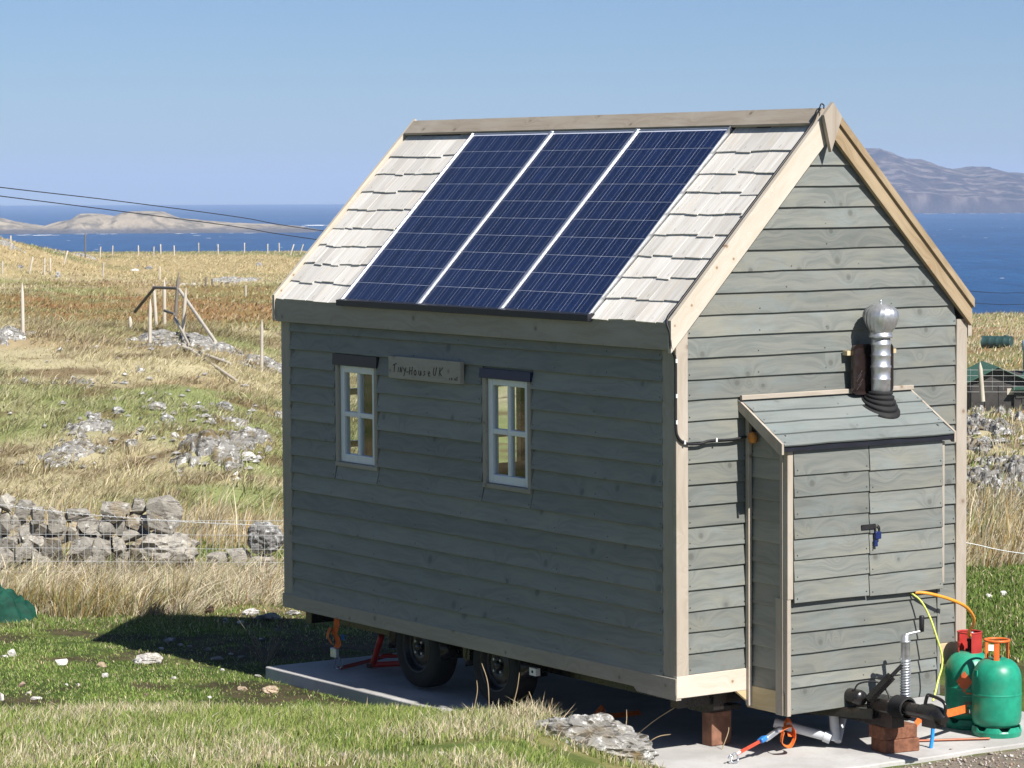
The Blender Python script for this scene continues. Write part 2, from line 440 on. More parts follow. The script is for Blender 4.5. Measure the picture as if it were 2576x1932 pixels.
# ------------------------------------------------------------------ terrain functions
SY, CY_ = math.sin(YAW), math.cos(YAW)

def sstep(a, b, x):
    t = np.clip((x - a) / (b - a), 0, 1)
    return t * t * (3 - 2 * t)

def vnoise(x, y, seed=0.0):
    xi = np.floor(x); yi = np.floor(y); fx = x - xi; fy = y - yi
    fx = fx * fx * (3 - 2 * fx); fy = fy * fy * (3 - 2 * fy)
    def h(a, b):
        q = np.sin(a * 127.1 + b * 311.7 + seed * 74.7) * 43758.5453
        return q - np.floor(q)
    return (h(xi, yi) * (1 - fx) + h(xi + 1, yi) * fx) * (1 - fy) + (h(xi, yi + 1) * (1 - fx) + h(xi + 1, yi + 1) * fx) * fy

def fbm(x, y, seed=0.0, octv=4, rough=0.5):
    a = 1.0; s = 0.0; n = 0.0
    for i in range(octv):
        s = s + a * vnoise(x * 2 ** i + i * 17.3, y * 2 ** i - i * 9.1, seed + i); n += a; a *= rough
    return s / n

def along(x, y):
    """distance inland from the lane (t) and offset across (s)"""
    dx = x - CAM[0]; dy = y - CAM[1]
    return dx * SY + dy * CY_, dx * CY_ - dy * SY

def unalong(t, s):
    return CAM[0] + t * SY + s * CY_, CAM[1] + t * CY_ - s * SY

TL = [0, 8, 13, 16.5, 18.3, 19.2, 20.0, 20.7, 22, 24, 27, 30, 35, 41, 44, 48, 52, 56, 60, 64, 70, 80, 95, 120, 160, 200, 290, 330, 430, 700]
ZL = [1.8, 1.3, .75, .42, .25, .16, .05, -.05, -.07, -.13, -.22, -.3, -.6, -.82, -.72, -.36, .0, .27, .42, .44, .28, -.15, -.65, -1.2, -1.6, -1.75, -1.85, -5, -25, -26]
TR = [0, 8, 13, 16, 20, 26, 32, 37, 41, 46, 48, 52, 70, 82, 100, 115, 130, 146, 200, 225, 300, 700]
ZR = [1.6, 1.0, .25, -.02, -.02, -.03, -.32, -.47, -.1, .22, .2, -.15, -1.2, -2.6, -4.0, -3.95, -3.95, -3.9, -4.45, -7, -25, -26]

def slab_dist(x, y):
    dx = np.maximum(np.maximum(-0.20 - x, x - 2.95), 0); dy = np.maximum(np.maximum(-0.80 - y, y - 4.72), 0)
    return np.hypot(dx, dy)

KNOLLS = None

def hgt(x, y):
    shp = np.shape(x)
    x = np.atleast_1d(np.asarray(x, float)); y = np.atleast_1d(np.asarray(y, float))
    t, s = along(x, y)
    a = s / np.maximum(t, 5)
    w = np.where(t < 24, sstep(-0.01, 0.06, a), sstep(0.0, 0.10, a))
    z = np.interp(t, TL, ZL) * (1 - w) + np.interp(t, TR, ZR) * w
    land = 1 - sstep(230, 300, t)
    far = sstep(30, 60, t) * land
    z = z + far * 0.42 * (fbm(x / 9.0, y / 9.0, 3.0, 3) - 0.5)
    z = z + sstep(90, 140, t) * land * 0.9 * (fbm(x / 24.0, y / 24.0, 5.0, 3) - 0.5)
    z = z + (sstep(23, 34, t) * 0.14 + sstep(34, 42, t) * 0.26) * land * (fbm(x / 2.6, y / 2.6, 8.0, 3) - 0.5)
    z = z + land * 0.05 * (fbm(x / 0.7, y / 0.7, 2.0, 3) - 0.5) * (1 - sstep(60, 120, t)) * np.where(a > 0.03, sstep(24, 28, t), 1.0)
    z = z - 0.75 * sstep(-0.115, -0.06, a) * np.exp(-((t - 62) / 15.0) ** 2)
    z = z + 0.30 * np.exp(-((a + 0.165) / 0.03) ** 2 - ((t - 62) / 8.0) ** 2)
    z = z + 2.9 * np.exp(-((s + 37.0) / 6.5) ** 2 - ((t - 200) / 30.0) ** 2)
    if KNOLLS is not None:
        sel = (t > 33) & (t < 120)
        if sel.any():
            add = np.zeros(int(sel.sum())); tx, sx = t[sel], s[sel]
            for kt, ks, ka, kw in KNOLLS:
                near = (np.abs(tx - kt) < 3 * kw) & (np.abs(sx - ks) < 3 * kw)
                if near.any():
                    add[near] = np.maximum(add[near], ka * np.exp(-((tx[near] - kt) / kw) ** 2 - ((sx[near] - ks) / kw) ** 2))
            z = np.array(z, dtype=float); z[sel] = z[sel] + add
    d = slab_dist(x, y)
    m = sstep(0.0, 0.16, d)
    flat = np.minimum(z, np.where(y < -0.5, -0.03, -0.09))
    return (flat * (1 - m) + z * m).reshape(shp)

# ------------------------------------------------------------------ measured places of the background things
GATE_POSTS = [
    ((14.484, 39.801, 0.726), (14.48, 39.804, 1.792), 0.035737956326054345, 'pale pointed fence post on the slope at the far left'),
    ((16.578, 38.512, 0.504), (16.596, 38.5, 1.465), 0.03580996832805467, 'short pointed post standing in front of the leaning frame'),
    ((20.592, 45.844, 0.521), (20.549, 45.873, 1.515), 0.0408, 'left post of the close pair with pointed tops in the old gateway'),
    ((20.742, 45.741, 0.545), (20.747, 45.738, 1.634), 0.0408, 'tallest pointed post in the middle of the old gateway'),
    ((20.929, 45.613, 0.566), (21.009, 45.558, 1.768), 0.0408, 'grey post leaning right in the old gateway, brace at its foot'),
    ((18.039, 39.912, 0.46), (18.121, 39.856, 1.638), 0.03699816636106018, 'nearest post of the old gateway, leaning right'),
    ((20.12, 46.167, 0.504), (20.107, 46.176, 0.802), 0.0408, 'low stump of a post left of the old gateway'),
    ((18.199, 36.965, 0.037), (18.214, 36.955, 1.072), 0.03559393232205367, 'pale pointed post standing alone just left of the house'),
]
FENCE_POSTS = [
    ((72.549, 164.194, 0.043), (72.556, 164.19, 0.993), 0.06, 'first thin post from the left along the skyline fence'),
    ((67.002, 149.812, -1.026), (67.163, 149.701, -0.076), 0.06, 'second thin post from the left along the skyline fence'),
    ((67.713, 149.325, -1.112), (67.741, 149.305, -0.162), 0.06, 'third thin post from the left along the skyline fence'),
    ((77.546, 166.832, -1.028), (77.774, 166.676, -0.078), 0.06, 'fourth thin post from the left along the skyline fence'),
    ((97.659, 201.539, -1.448), (97.73, 201.49, -0.481), 0.06, 'fifth thin post from the left along the skyline fence'),
    ((107.629, 218.952, -1.666), (107.665, 218.927, -0.716), 0.06, 'sixth thin post from the left along the skyline fence'),
    ((110.396, 219.481, -1.692), (110.384, 219.489, -0.742), 0.06, 'seventh thin post from the left along the skyline fence'),
    ((108.177, 212.516, -1.68), (108.213, 212.491, -0.73), 0.06, 'eighth thin post from the left along the skyline fence'),
    ((114.794, 223.741, -1.687), (114.782, 223.749, -0.737), 0.06, 'ninth thin post from the left along the skyline fence'),
    ((114.348, 220.409, -1.759), (114.336, 220.418, -0.809), 0.06, 'tenth thin post from the left along the skyline fence'),
    ((125.708, 236.87, -1.837), (125.712, 236.867, -0.887), 0.06, 'eleventh thin post from the left along the skyline fence'),
    ((119.907, 222.662, -1.747), (119.912, 222.659, -0.797), 0.06, 'twelfth thin post from the left along the skyline fence'),
    ((129.227, 234.459, -1.863), (129.242, 234.449, -0.913), 0.06, 'thirteenth thin post from the left along the skyline fence'),
    ((123.52, 220.187, -1.737), (123.535, 220.176, -0.787), 0.06, 'fourteenth thin post from the left along the skyline fence'),
    ((129.392, 228.285, -1.806), (129.387, 228.289, -0.856), 0.06, 'fifteenth thin post from the left along the skyline fence'),
    ((122.655, 214.718, -1.695), (122.915, 214.54, -0.745), 0.06, 'sixteenth thin post from the left along the skyline fence'),
    ((124.844, 216.855, -1.75), (125.116, 216.669, -0.8), 0.06, 'seventeenth thin post from the left along the skyline fence'),
    ((64.785, 148.77, -0.997), (64.785, 148.77, -0.281), 0.055, 'leftmost thin post below the skyline rocks'),
    ((70.615, 154.531, -1.171), (70.629, 154.522, -0.256), 0.055, 'thin post on the slope beside a pale boulder'),
    ((72.299, 150.835, -1.382), (72.346, 150.802, -0.518), 0.055, 'bright thin post alone on the orange bracken slope'),
    ((74.192, 147.133, -1.544), (74.205, 147.124, -0.715), 0.055, 'thin post just behind the old gateway'),
    ((69.557, 132.996, -1.534), (69.576, 132.983, -0.972), 0.055, 'left of two short dark posts right of the gateway'),
    ((71.035, 134.938, -1.573), (71.035, 134.938, -1.155), 0.055, 'right of two short dark posts right of the gateway'),
    ((66.947, 123.929, -1.774), (66.947, 123.929, -1.171), 0.055, 'short bright post on the bracken near the house'),
    ((87.874, 184.409, -0.884), (87.898, 184.392, 0.772), 0.055, 'dark brown post standing up on the skyline'),
]
RAILS = [
    ((19.765, 45.198, 0.98), (19.57, 43.998, 1.482), 0.05, 'dark brace leaning against the left gateway post'),
    ((19.587, 43.986, 1.5), (18.955, 41.753, 1.547), 0.05, 'dark rail joining the tops of the gateway posts'),
    ((18.978, 41.737, 1.512), (16.39, 35.509, 0.736), 0.05, 'long pale brace sloping down from the gateway to the right'),
    ((19.765, 43.864, 0.998), (18.887, 41.799, 1.014), 0.045, 'short low rail between the gateway posts'),
    ((18.642, 41.301, 0.936), (16.767, 37.251, 0.611), 0.04, 'thin brace at the foot of the leaning gateway posts'),
    ((16.724, 37.281, 0.58), (16.892, 35.833, 0.726), 0.05, 'pale pole lying level at the foot of the gateway'),
    ((16.822, 37.547, 0.577), (16.168, 34.329, 0.335), 0.045, 'pale pole lying downhill from the gateway'),
]
ROCKS = [
    ((13.332, 38.028, 0.559), 1.079, 0.54, 'outcrop', 'dark layered rock slab on the slope at the far left'),
    ((17.538, 38.204, 0.417), 1.717, 0.51, 'outcrop', 'broad grey rock slab beneath the fallen gateway poles'),
    ((18.621, 37.462, -0.019), 0.885, 0.456, 'outcrop', 'white-streaked rock slab just left of the house corner'),
    ((16.898, 39.687, 0.514), 0.408, 0.19, 'outcrop', 'small grey rock beside the foot of the gateway'),
    ((16.731, 37.936, 0.507), 0.61, 0.239, 'outcrop', 'jagged rock below the leaning gateway posts'),
    ((75.985, 141.543, -1.623), 1.754, 0.678, 'outcrop', 'rounded rocky hump in the straw grass near the skyline'),
    ((100.873, 182.054, -1.757), 0.606, 0.404, 'rock', 'small dark boulder high on the right of the field'),
    ((86.791, 183.649, -0.886), 1.96, 0.539, 'outcrop', 'rock ledge beside the dark post on the skyline'),
    ((73.332, 166.252, 0.273), 1.675, 0.529, 'outcrop', 'rocks crowning the knoll at the left edge'),
    ((68.348, 154.009, -0.878), 0.453, 0.346, 'rock', 'dark boulder below the skyline at the far left'),
    ((67.767, 147.622, -1.274), 0.36, 0.495, 'rock', 'upright pale boulder at the edge of the bracken'),
    ((86.68, 174.48, -1.77), 0.757, 0.303, 'white_stone', 'white rock among the grass above the bracken'),
    ((88.075, 175.015, -1.634), 0.666, 0.343, 'rock', 'low grey rock beside the white one above the gateway'),
    ((70.976, 138.339, -1.595), 0.348, 0.201, 'white_stone', 'small white rock right of the gateway posts'),
    ((71.692, 138.37, -1.61), 0.387, 0.201, 'white_stone', 'second small white rock right of the gateway posts'),
    ((14.501, 34.916, 0.248), 0.199, 0.119, 'rock', 'lone grey stone in the grass below the short post'),
    ((12.425, 33.281, 0.137), 0.403, 0.261, 'outcrop', 'grey rock patch low on the left slope'),
    ((11.722, 33.987, 0.2), 0.214, 0.143, 'rock', 'grey stone low on the far left slope'),
    ((12.087, 29.71, -0.051), 0.368, 0.183, 'rock', 'domed grey boulder in the middle of the slope'),
    ((12.818, 29.657, -0.091), 0.247, 0.117, 'rock', 'low grey boulder right of the domed boulder'),
    ((13.581, 30.178, -0.131), 0.32, 0.165, 'rock', 'slanting grey boulder high beside the house'),
    ((12.72, 28.382, -0.313), 0.44, 0.231, 'outcrop', 'white-faced rock above the largest outcrop'),
    ((10.671, 25.386, -0.596), 0.794, 0.57, 'outcrop', 'largest outcrop on the slope, crusted with white lichen'),
    ((12.113, 26.561, -0.513), 0.529, 0.381, 'outcrop', 'lichened outcrop right of the largest one'),
    ((11.477, 25.654, -0.596), 0.331, 0.134, 'white_stone', 'long white stone under the right-hand outcrop'),
    ((9.114, 26.528, -0.594), 0.754, 0.367, 'outcrop', 'pale sloping outcrop on the left of the slope'),
    ((10.177, 28.186, -0.363), 0.596, 0.319, 'outcrop', 'broken rocks above the pale left outcrop'),
    ((10.395, 27.365, -0.416), 0.252, 0.158, 'rock', 'small grey rock right of the pale left outcrop'),
    ((14.407, 29.761, -0.35), 0.183, 0.252, 'outcrop', 'white-edged rock against the house corner'),
    ((11.817, 28.851, -0.178), 0.263, 0.132, 'rock', 'small pale rocks below the domed boulder'),
    ((11.186, 27.42, -0.32), 0.149, 0.106, 'white_stone', 'white stone left of the largest outcrop'),
    ((11.354, 29.691, -0.073), 0.243, 0.133, 'rock', 'grey rock half hidden in grass left of the domed boulder'),
    ((52.034, 52.918, -3.323), 0.598, 0.506, 'outcrop', 'grey rock at the top left of the right-hand bank'),
    ((50.786, 50.806, -3.188), 0.627, 0.537, 'outcrop', 'pale rock at the top middle of the right-hand bank'),
    ((19.592, 18.044, -0.145), 0.447, 0.38, 'outcrop', 'big cracked rock face high on the right-hand bank'),
    ((17.736, 16.349, -0.2), 0.275, 0.232, 'outcrop', 'pale rock against the house trim on the right-hand bank'),
    ((18.407, 16.631, -0.125), 0.257, 0.171, 'outcrop', 'small white-topped rock mid right-hand bank'),
    ((19.361, 17.386, -0.091), 0.242, 0.198, 'outcrop', 'pale rock high on the right of the bank'),
    ((21.274, 19.19, -0.066), 0.186, 0.21, 'outcrop', 'grey rock at the top right image edge of the bank'),
    ((16.943, 15.113, -0.238), 0.245, 0.183, 'outcrop', 'rock in the middle of the right-hand bank'),
    ((16.888, 14.705, -0.266), 0.283, 0.202, 'outcrop', 'rock right of the middle of the right-hand bank'),
    ((15.938, 14.392, -0.35), 0.218, 0.198, 'outcrop', 'dark cracked rock low against the house trim'),
    ((15.804, 13.964, -0.408), 0.372, 0.333, 'outcrop', 'broad layered rock low on the right-hand bank'),
    ((16.091, 13.842, -0.415), 0.373, 0.353, 'outcrop', 'largest pale rock low on the right-hand bank'),
    ((14.586, 12.945, -0.521), 0.245, 0.169, 'outcrop', 'lowest rock beside the house trim'),
    ((14.769, 12.894, -0.528), 0.283, 0.17, 'outcrop', 'lowest white-flecked rock in the middle of the bank'),
    ((15.56, 13.316, -0.497), 0.289, 0.154, 'outcrop', 'white slab at the foot of the right-hand bank'),
    ((19.436, 18.299, -0.154), 0.157, 0.179, 'outcrop', 'small rock tucked behind the house trim'),
]
YARD_STONES = [
    ((-0.564, 5.895, -0.105), 0.243, 0.077, 'white_stone', 'largest white stone, lying on the lawn at the shadow edge'),
    ((-1.073, 6.321, -0.122), 0.104, 0.054, 'white_stone', 'domed white stone on the left of the lawn'),
    ((-1.166, 7.007, -0.131), 0.066, 0.066, 'white_stone', 'upright white stone at the left edge of the lawn'),
    ((-1.21, 7.037, -0.131), 0.079, 0.02, 'white_stone', 'flat white stone at the left edge of the lawn'),
    ((-2.009, 4.939, -0.068), 0.05, 0.025, 'white_stone', 'white stone low on the left, upper of two'),
    ((-2.078, 4.676, -0.059), 0.087, 0.021, 'white_stone', 'flat white stone low on the left, lower of two'),
    ((-1.642, 5.077, -0.063), 0.035, 0.02, 'white_stone', 'tiny white stone, left of a pair on the lawn'),
    ((-1.575, 5.031, -0.055), 0.037, 0.02, 'white_stone', 'tiny white stone, right of a pair on the lawn'),
    ((-1.148, 5.439, -0.089), 0.052, 0.034, 'white_stone', 'small tilted white stone left of the muddy patch'),
    ((-1.914, 5.263, -0.066), 0.064, 0.049, 'pink_stone', 'pinkish round stone on the left of the lawn'),
    ((-2.302, 4.751, -0.052), 0.038, 0.061, 'white_stone', 'white stone cut by the left edge of the picture'),
    ((-0.881, 6.034, -0.114), 0.087, 0.041, 'tan_stone', 'flat tan stone half sunk in the lawn'),
    ((-0.788, 5.037, -0.086), 0.062, 0.02, 'white_stone', 'thin white stone in the middle of the lawn'),
    ((-0.594, 3.97, -0.068), 0.149, 0.05, 'tan_stone', 'long tan stone in the grass below the slab'),
    ((-0.663, 4.251, -0.073), 0.089, 0.029, 'tan_stone', 'smaller tan stone left of the long tan stone'),
    ((-0.28, 5.233, -0.096), 0.035, 0.02, 'white_stone', 'small white stone near the corner of the slab'),
    ((-1.039, 4.041, -0.073), 0.034, 0.02, 'white_stone', 'small white stone in the lawn right of centre'),
    ((-1.351, 4.411, -0.065), 0.027, 0.02, 'pink_stone', 'small pinkish stone in the middle of the lawn'),
    ((0.627, 9.746, -0.234), 0.051, 0.087, 'white_stone', 'upright white stone among the rushes'),
    ((1.834, 8.53, -0.214), 0.179, 0.055, 'white_stone', 'long white stone at the edge of the house shadow'),
    ((1.338, 8.092, -0.195), 0.067, 0.049, 'rock', 'grey stone in the house shadow near its far edge'),
    ((0.305, 7.166, -0.162), 0.123, 0.037, 'rock', 'flat grey stone in the house shadow, on the left'),
    ((0.009, 6.747, -0.143), 0.045, 0.02, 'white_stone', 'small pale stone just inside the shadow'),
    ((1.502, 8.68, -0.204), 0.119, 0.137, 'soil_lump', 'brown lump of peat in the dry grass'),
    ((1.733, 8.055, -0.2), 0.24, 0.054, 'rock', 'broad flat stone in shadow behind the house corner'),
    ((2.168, 8.379, -0.224), 0.149, 0.036, 'rock', 'flat stone in shadow under the house corner'),
    ((1.444, 8.019, -0.203), 0.072, 0.026, 'white_stone', 'pale stone in shadow, upper middle'),
    ((0.185, 6.315, -0.114), 0.066, 0.026, 'rock', 'flat stone on the dark soil, left'),
    ((0.002, 5.818, -0.118), 0.125, 0.029, 'rock', 'flat stone on the dark soil near the lawn edge'),
    ((0.246, 6.039, -0.118), 0.044, 0.02, 'white_stone', 'small pale stone on the dark soil'),
    ((0.217, 5.826, -0.121), 0.076, 0.02, 'rock', 'thin flat stone on the dark soil'),
    ((1.42, 7.336, -0.171), 0.07, 0.02, 'rock', 'thin flat stone on the dark soil beneath the house'),
    ((0.258, 6.731, -0.145), 0.046, 0.02, 'rock', 'small stone on the shaded turf'),
    ((0.287, 6.945, -0.162), 0.046, 0.02, 'rock', 'second small stone on the shaded turf'),
    ((0.96, 6.795, -0.163), 0.057, 0.02, 'rock', 'small flat stone on the dark soil, right'),
    ((-0.216, 4.8, -0.097), 0.06, 0.026, 'white_stone', 'pale stone against the slab corner'),
    ((-0.189, 4.704, -0.091), 0.05, 0.022, 'rock', 'grey stone against the slab corner'),
    ((-2.963, -0.941, 0.461), 0.085, 0.038, 'rock', 'grey stone sunk in the long grass of the near bank'),
    ((-1.851, 0.085, 0.313), 0.055, 0.043, 'soil_lump', 'dark lump of dung in the near grass'),
    ((-0.059, 3.526, -0.098), 0.038, 0.026, 'tan_stone', 'small tan stone in the grass below the slab edge'),
    ((-2.423, -1.078, 0.444), 0.046, 0.031, 'white_stone', 'small pale stone in the bare patch of the near bank'),
    ((6.937, 4.598, -0.048), 0.068, 0.048, 'white_stone', 'left of two white stones in the grass right of the house'),
    ((7.168, 4.667, -0.053), 0.073, 0.05, 'white_stone', 'right of two white stones in the grass right of the house'),
]
WALL_STONES = [
    (1.608, 13.029, 0.324, 0.162, 0.142),
    (1.747, 12.934, 0.262, 0.176, 0.162),
    (1.875, 12.846, 0.214, 0.128, 0.189),
    (2.032, 12.739, 0.172, 0.176, 0.203),
    (2.206, 12.62, 0.212, 0.216, 0.135),
    (2.514, 12.409, 0.238, 0.257, 0.176),
    (2.71, 12.274, 0.285, 0.135, 0.142),
    (2.889, 12.152, 0.243, 0.324, 0.338),
    (1.589, 13.042, 0.14, 0.122, 0.203),
    (1.701, 12.965, 0.153, 0.162, 0.149),
    (1.79, 12.905, 0.058, 0.176, 0.162),
    (1.902, 12.828, 0.091, 0.149, 0.149),
    (2.064, 12.717, 0.056, 0.162, 0.149),
    (2.165, 12.647, 0.09, 0.108, 0.162),
    (2.294, 12.559, 0.11, 0.203, 0.149),
    (2.44, 12.459, 0.109, 0.149, 0.176),
    (2.552, 12.383, 0.108, 0.149, 0.135),
    (2.659, 12.309, 0.162, 0.155, 0.149),
    (2.799, 12.214, 0.148, 0.203, 0.149),
    (1.61, 13.028, -0.01, 0.176, 0.149),
    (1.771, 12.917, -0.079, 0.149, 0.149),
    (1.856, 12.859, -0.038, 0.162, 0.149),
    (2.012, 12.752, -0.08, 0.23, 0.243),
    (2.226, 12.606, -0.04, 0.216, 0.216),
    (2.393, 12.491, -0.075, 0.23, 0.189),
    (2.528, 12.399, -0.035, 0.149, 0.149),
    (2.641, 12.322, 0.04, 0.176, 0.135),
    (1.591, 13.041, -0.146, 0.162, 0.176),
    (1.698, 12.968, -0.119, 0.122, 0.149),
    (1.832, 12.876, -0.154, 0.162, 0.149),
    (1.91, 12.822, -0.189, 0.122, 0.122),
    (2.134, 12.669, -0.197, 0.122, 0.122),
    (2.325, 12.538, -0.191, 0.257, 0.162),
    (2.549, 12.385, -0.206, 0.203, 0.149),
    (2.595, 12.353, -0.11, 0.149, 0.122),
    (2.919, 12.131, -0.112, 0.702, 0.392),
    (1.489, 13.111, 0.236, 0.162, 0.149),
    (1.476, 13.119, 0.086, 0.176, 0.162),
    (1.463, 13.128, -0.077, 0.189, 0.162),
    (1.377, 13.188, 0.182, 0.162, 0.162),
    (1.364, 13.197, 0.019, 0.176, 0.162),
    (1.362, 13.198, -0.132, 0.176, 0.149),
]
BOULDERS = [
    (3.622, 11.407, 0.037, 0.376, 0.342),
    (3.248, 11.664, -0.158, 0.201, 0.107),
    (3.409, 11.553, -0.145, 0.201, 0.161),
    (3.615, 11.412, -0.207, 0.268, 0.148),
    (3.47, 11.511, -0.254, 0.228, 0.121),
    (3.647, 11.39, -0.309, 0.255, 0.121),
]
NET_WIRES = [
    ((0.889, 12.552, 0.339), (3.559, 10.723, 0.321)),
    ((0.887, 12.553, 0.206), (3.558, 10.723, 0.178)),
    ((0.886, 12.554, 0.074), (3.557, 10.724, 0.042)),
    ((0.884, 12.556, -0.055), (3.556, 10.725, -0.088)),
    ((0.883, 12.556, -0.155), (3.556, 10.725, -0.195)),
]
BARBED = [
    [(0.87, 12.504, 0.521), (1.196, 12.281, 0.493), (1.468, 12.095, 0.448), (1.739, 11.909, 0.411), (2.065, 11.686, 0.376), (2.392, 11.462, 0.345), (2.827, 11.164, 0.309), (3.436, 10.747, 0.274)],
]
WIRES = [
    [(13.369, 41.094, 3.831), (15.853, 43.708, 3.667), (21.164, 48.698, 3.357), (26.934, 53.374, 2.93), (31.351, 56.532, 2.508), (46.999, 65.514, 1.189), (71.996, 75.052, -0.415), (76.423, 76.305, -0.619), (83.292, 78.042, -0.91)],
    [(13.367, 41.096, 3.629), (15.851, 43.709, 3.485), (21.162, 48.699, 3.128), (26.932, 53.375, 2.677), (31.033, 56.318, 2.277), (46.999, 65.514, 0.802), (71.998, 75.051, -0.873), (76.425, 76.303, -1.09), (83.295, 78.04, -1.384)],
]

# ------------------------------------------------------------------ ground sheet
# turf knolls that the outcrops break through
_k = []
for p, W, H, mat, lab in ROCKS:
    if mat == 'outcrop':
        kt, ks = along(p[0], p[1])
        if kt < 110: _k.append((kt + .9 * W, ks * (1 + .9 * W / kt), (.28 if ks < 0 else .25) * H, max(.7 * W, .5)))
KNOLLS = _k

def mixc(a, b, w):
    return a * (1 - w[:, None]) + b * w[:, None]

def C3(r, g, b): return np.array([[r, g, b]])

def mud_mask(x, y):
    t, s = along(x, y)
    lawn = sstep(20.2, 20.9, t) * (1 - sstep(27.0, 28.5, t))
    m = sstep(0.50, 0.66, fbm(x / 0.55, y / 0.55, 21.0, 5)) * lawn * .85
    yard = np.exp(-((x - 0.95) / 1.3) ** 4 - ((y - 6.15) / 1.25) ** 4)
    return np.clip(np.maximum(m, yard * sstep(0.27, 0.45, fbm(x / .6, y / .6, 4.0, 4) + 0.05)), 0, 1)

def gravel_mask(x, y):
    t, s = along(x, y)
    edge = -0.86 + 0.10 * (fbm(x / 0.5, x * 0 + 2.0, 31.0, 3) - 0.5)
    return sstep(0.03, -0.03, y - edge) * sstep(0.15, 0.55, x - 0.25 * (y + 0.8)) * (1 - sstep(22, 24, t))

def rock_mask(x, y):
    t, s = along(x, y); a = s / np.maximum(t, 5)
    right = sstep(0.10, 0.12, a) * sstep(36.5, 38.5, t) * (1 - sstep(46.5, 48.5, t))
    return right * sstep(0.42, 0.56, fbm(x / 1.3, y / 1.3, 14.0, 4))

def ground_col(x, y):
    t, s = along(x, y); a = s / np.maximum(t, 5)
    n1 = fbm(x / 3.0, y / 3.0, 1.0); n2 = fbm(x / 0.8, y / 0.8, 2.0); n3 = fbm(x / 14.0, y / 14.0, 3.0); n4 = fbm(x / 0.35, y / 0.35, 6.0)
    one = np.ones_like(t)
    c = C3(.10, .135, .035) * one[:, None]
    c = mixc(c, C3(.26, .22, .10), sstep(.48, .66, n2) * .7)
    lawn = sstep(20.2, 20.9, t)
    c = mixc(c, mixc(C3(.065, .10, .022) * one[:, None], C3(.11, .13, .035), sstep(.4, .7, n4)), lawn)
    band = sstep(26.0, 27.5, t + 2.5 * (n1 - .5))
    c = mixc(c, mixc(C3(.40, .31, .165) * one[:, None], C3(.24, .18, .08), sstep(.45, .7, n2)), band)
    green = sstep(30.5, 31.5, t + (n1 - .5) * 3)
    c = mixc(c, mixc(C3(.13, .165, .04) * one[:, None], C3(.27, .235, .10), sstep(.42, .62, n2)), green)
    hill = sstep(34.5, 38, t + (n1 - .5) * 7)
    n6 = fbm(x / 5.0, y / 5.0, 51.0, 3)
    hc = mixc(C3(.42, .37, .23) * one[:, None], C3(.225, .255, .10), sstep(.42, .58, n6))
    hc = mixc(hc, C3(.30, .215, .12), sstep(.55, .68, n1) * .6)
    hc = mixc(hc, C3(.14, .09, .05), sstep(.57, .68, n2) * .8)
    c = mixc(c, hc, hill)
    br = sstep(98, 108, t + (n3 - .5) * 40) * (1 - sstep(150, 175, t + (n3 - .5) * 50))
    c = mixc(c, mixc(C3(.245, .135, .055) * one[:, None], C3(.19, .175, .07), sstep(.45, .6, n3 * .5 + n1 * .5)), br * .85)
    fr = sstep(165, 185, t + (n3 - .5) * 50)
    c = mixc(c, mixc(C3(.40, .315, .17) * one[:, None], C3(.20, .20, .085), sstep(.5, .66, n3)), fr)
    c = mixc(c, C3(.13, .155, .04), sstep(.05, .1, a) * sstep(23, 25, t) * (1 - sstep(28.5, 31, t + (n1 - .5) * 2)) * .8)
    c = mixc(c, C3(.13, .165, .05), sstep(.08, .1, a) * sstep(48, 52, t) * (1 - sstep(72, 80, t)) * .8)
    c = mixc(c, mixc(C3(.085, .058, .040) * one[:, None], C3(.045, .030, .022), sstep(.40, .62, fbm(x / .12, y / .12, 41.0))), mud_mask(x, y) * .92)
    c = mixc(c, C3(.215, .185, .15), gravel_mask(x, y))
    c = mixc(c, C3(.22, .185, .13), rock_mask(x, y) * .6)
    return c * (0.85 + 0.3 * n4)[:, None]

def colour_attr(me, c):
    at = me.attributes.new('Col', 'FLOAT_COLOR', 'POINT')
    buf = np.ones((len(c), 4), np.float32); buf[:, :3] = c
    at.data.foreach_set('color', buf.ravel())

def np_mesh(name, v, tris=None, quads=None, smooth=False):
    me = bpy.data.meshes.new(name)
    nt = 0 if tris is None else len(tris); nq = 0 if quads is None else len(quads)
    me.vertices.add(len(v)); me.vertices.foreach_set('co', np.asarray(v, np.float32).ravel())
    idx = np.concatenate([x.ravel() for x in (tris, quads) if x is not None]).astype(np.int32)
    me.loops.add(len(idx)); me.loops.foreach_set('vertex_index', idx)
    st = np.concatenate([np.arange(nt) * 3, nt * 3 + np.arange(nq) * 4]).astype(np.int32)
    me.polygons.add(nt + nq); me.polygons.foreach_set('loop_start', st)
    if smooth: me.polygons.foreach_set('use_smooth', np.ones(nt + nq, bool))
    me.update(calc_edges=True); me.validate()
    return me

def grid_quads(nr, nc):
    i = np.arange(nr - 1)[:, None] * nc + np.arange(nc - 1)[None, :]
    i = i.ravel()
    return np.stack([i, i + 1, i + nc + 1, i + nc], 1)

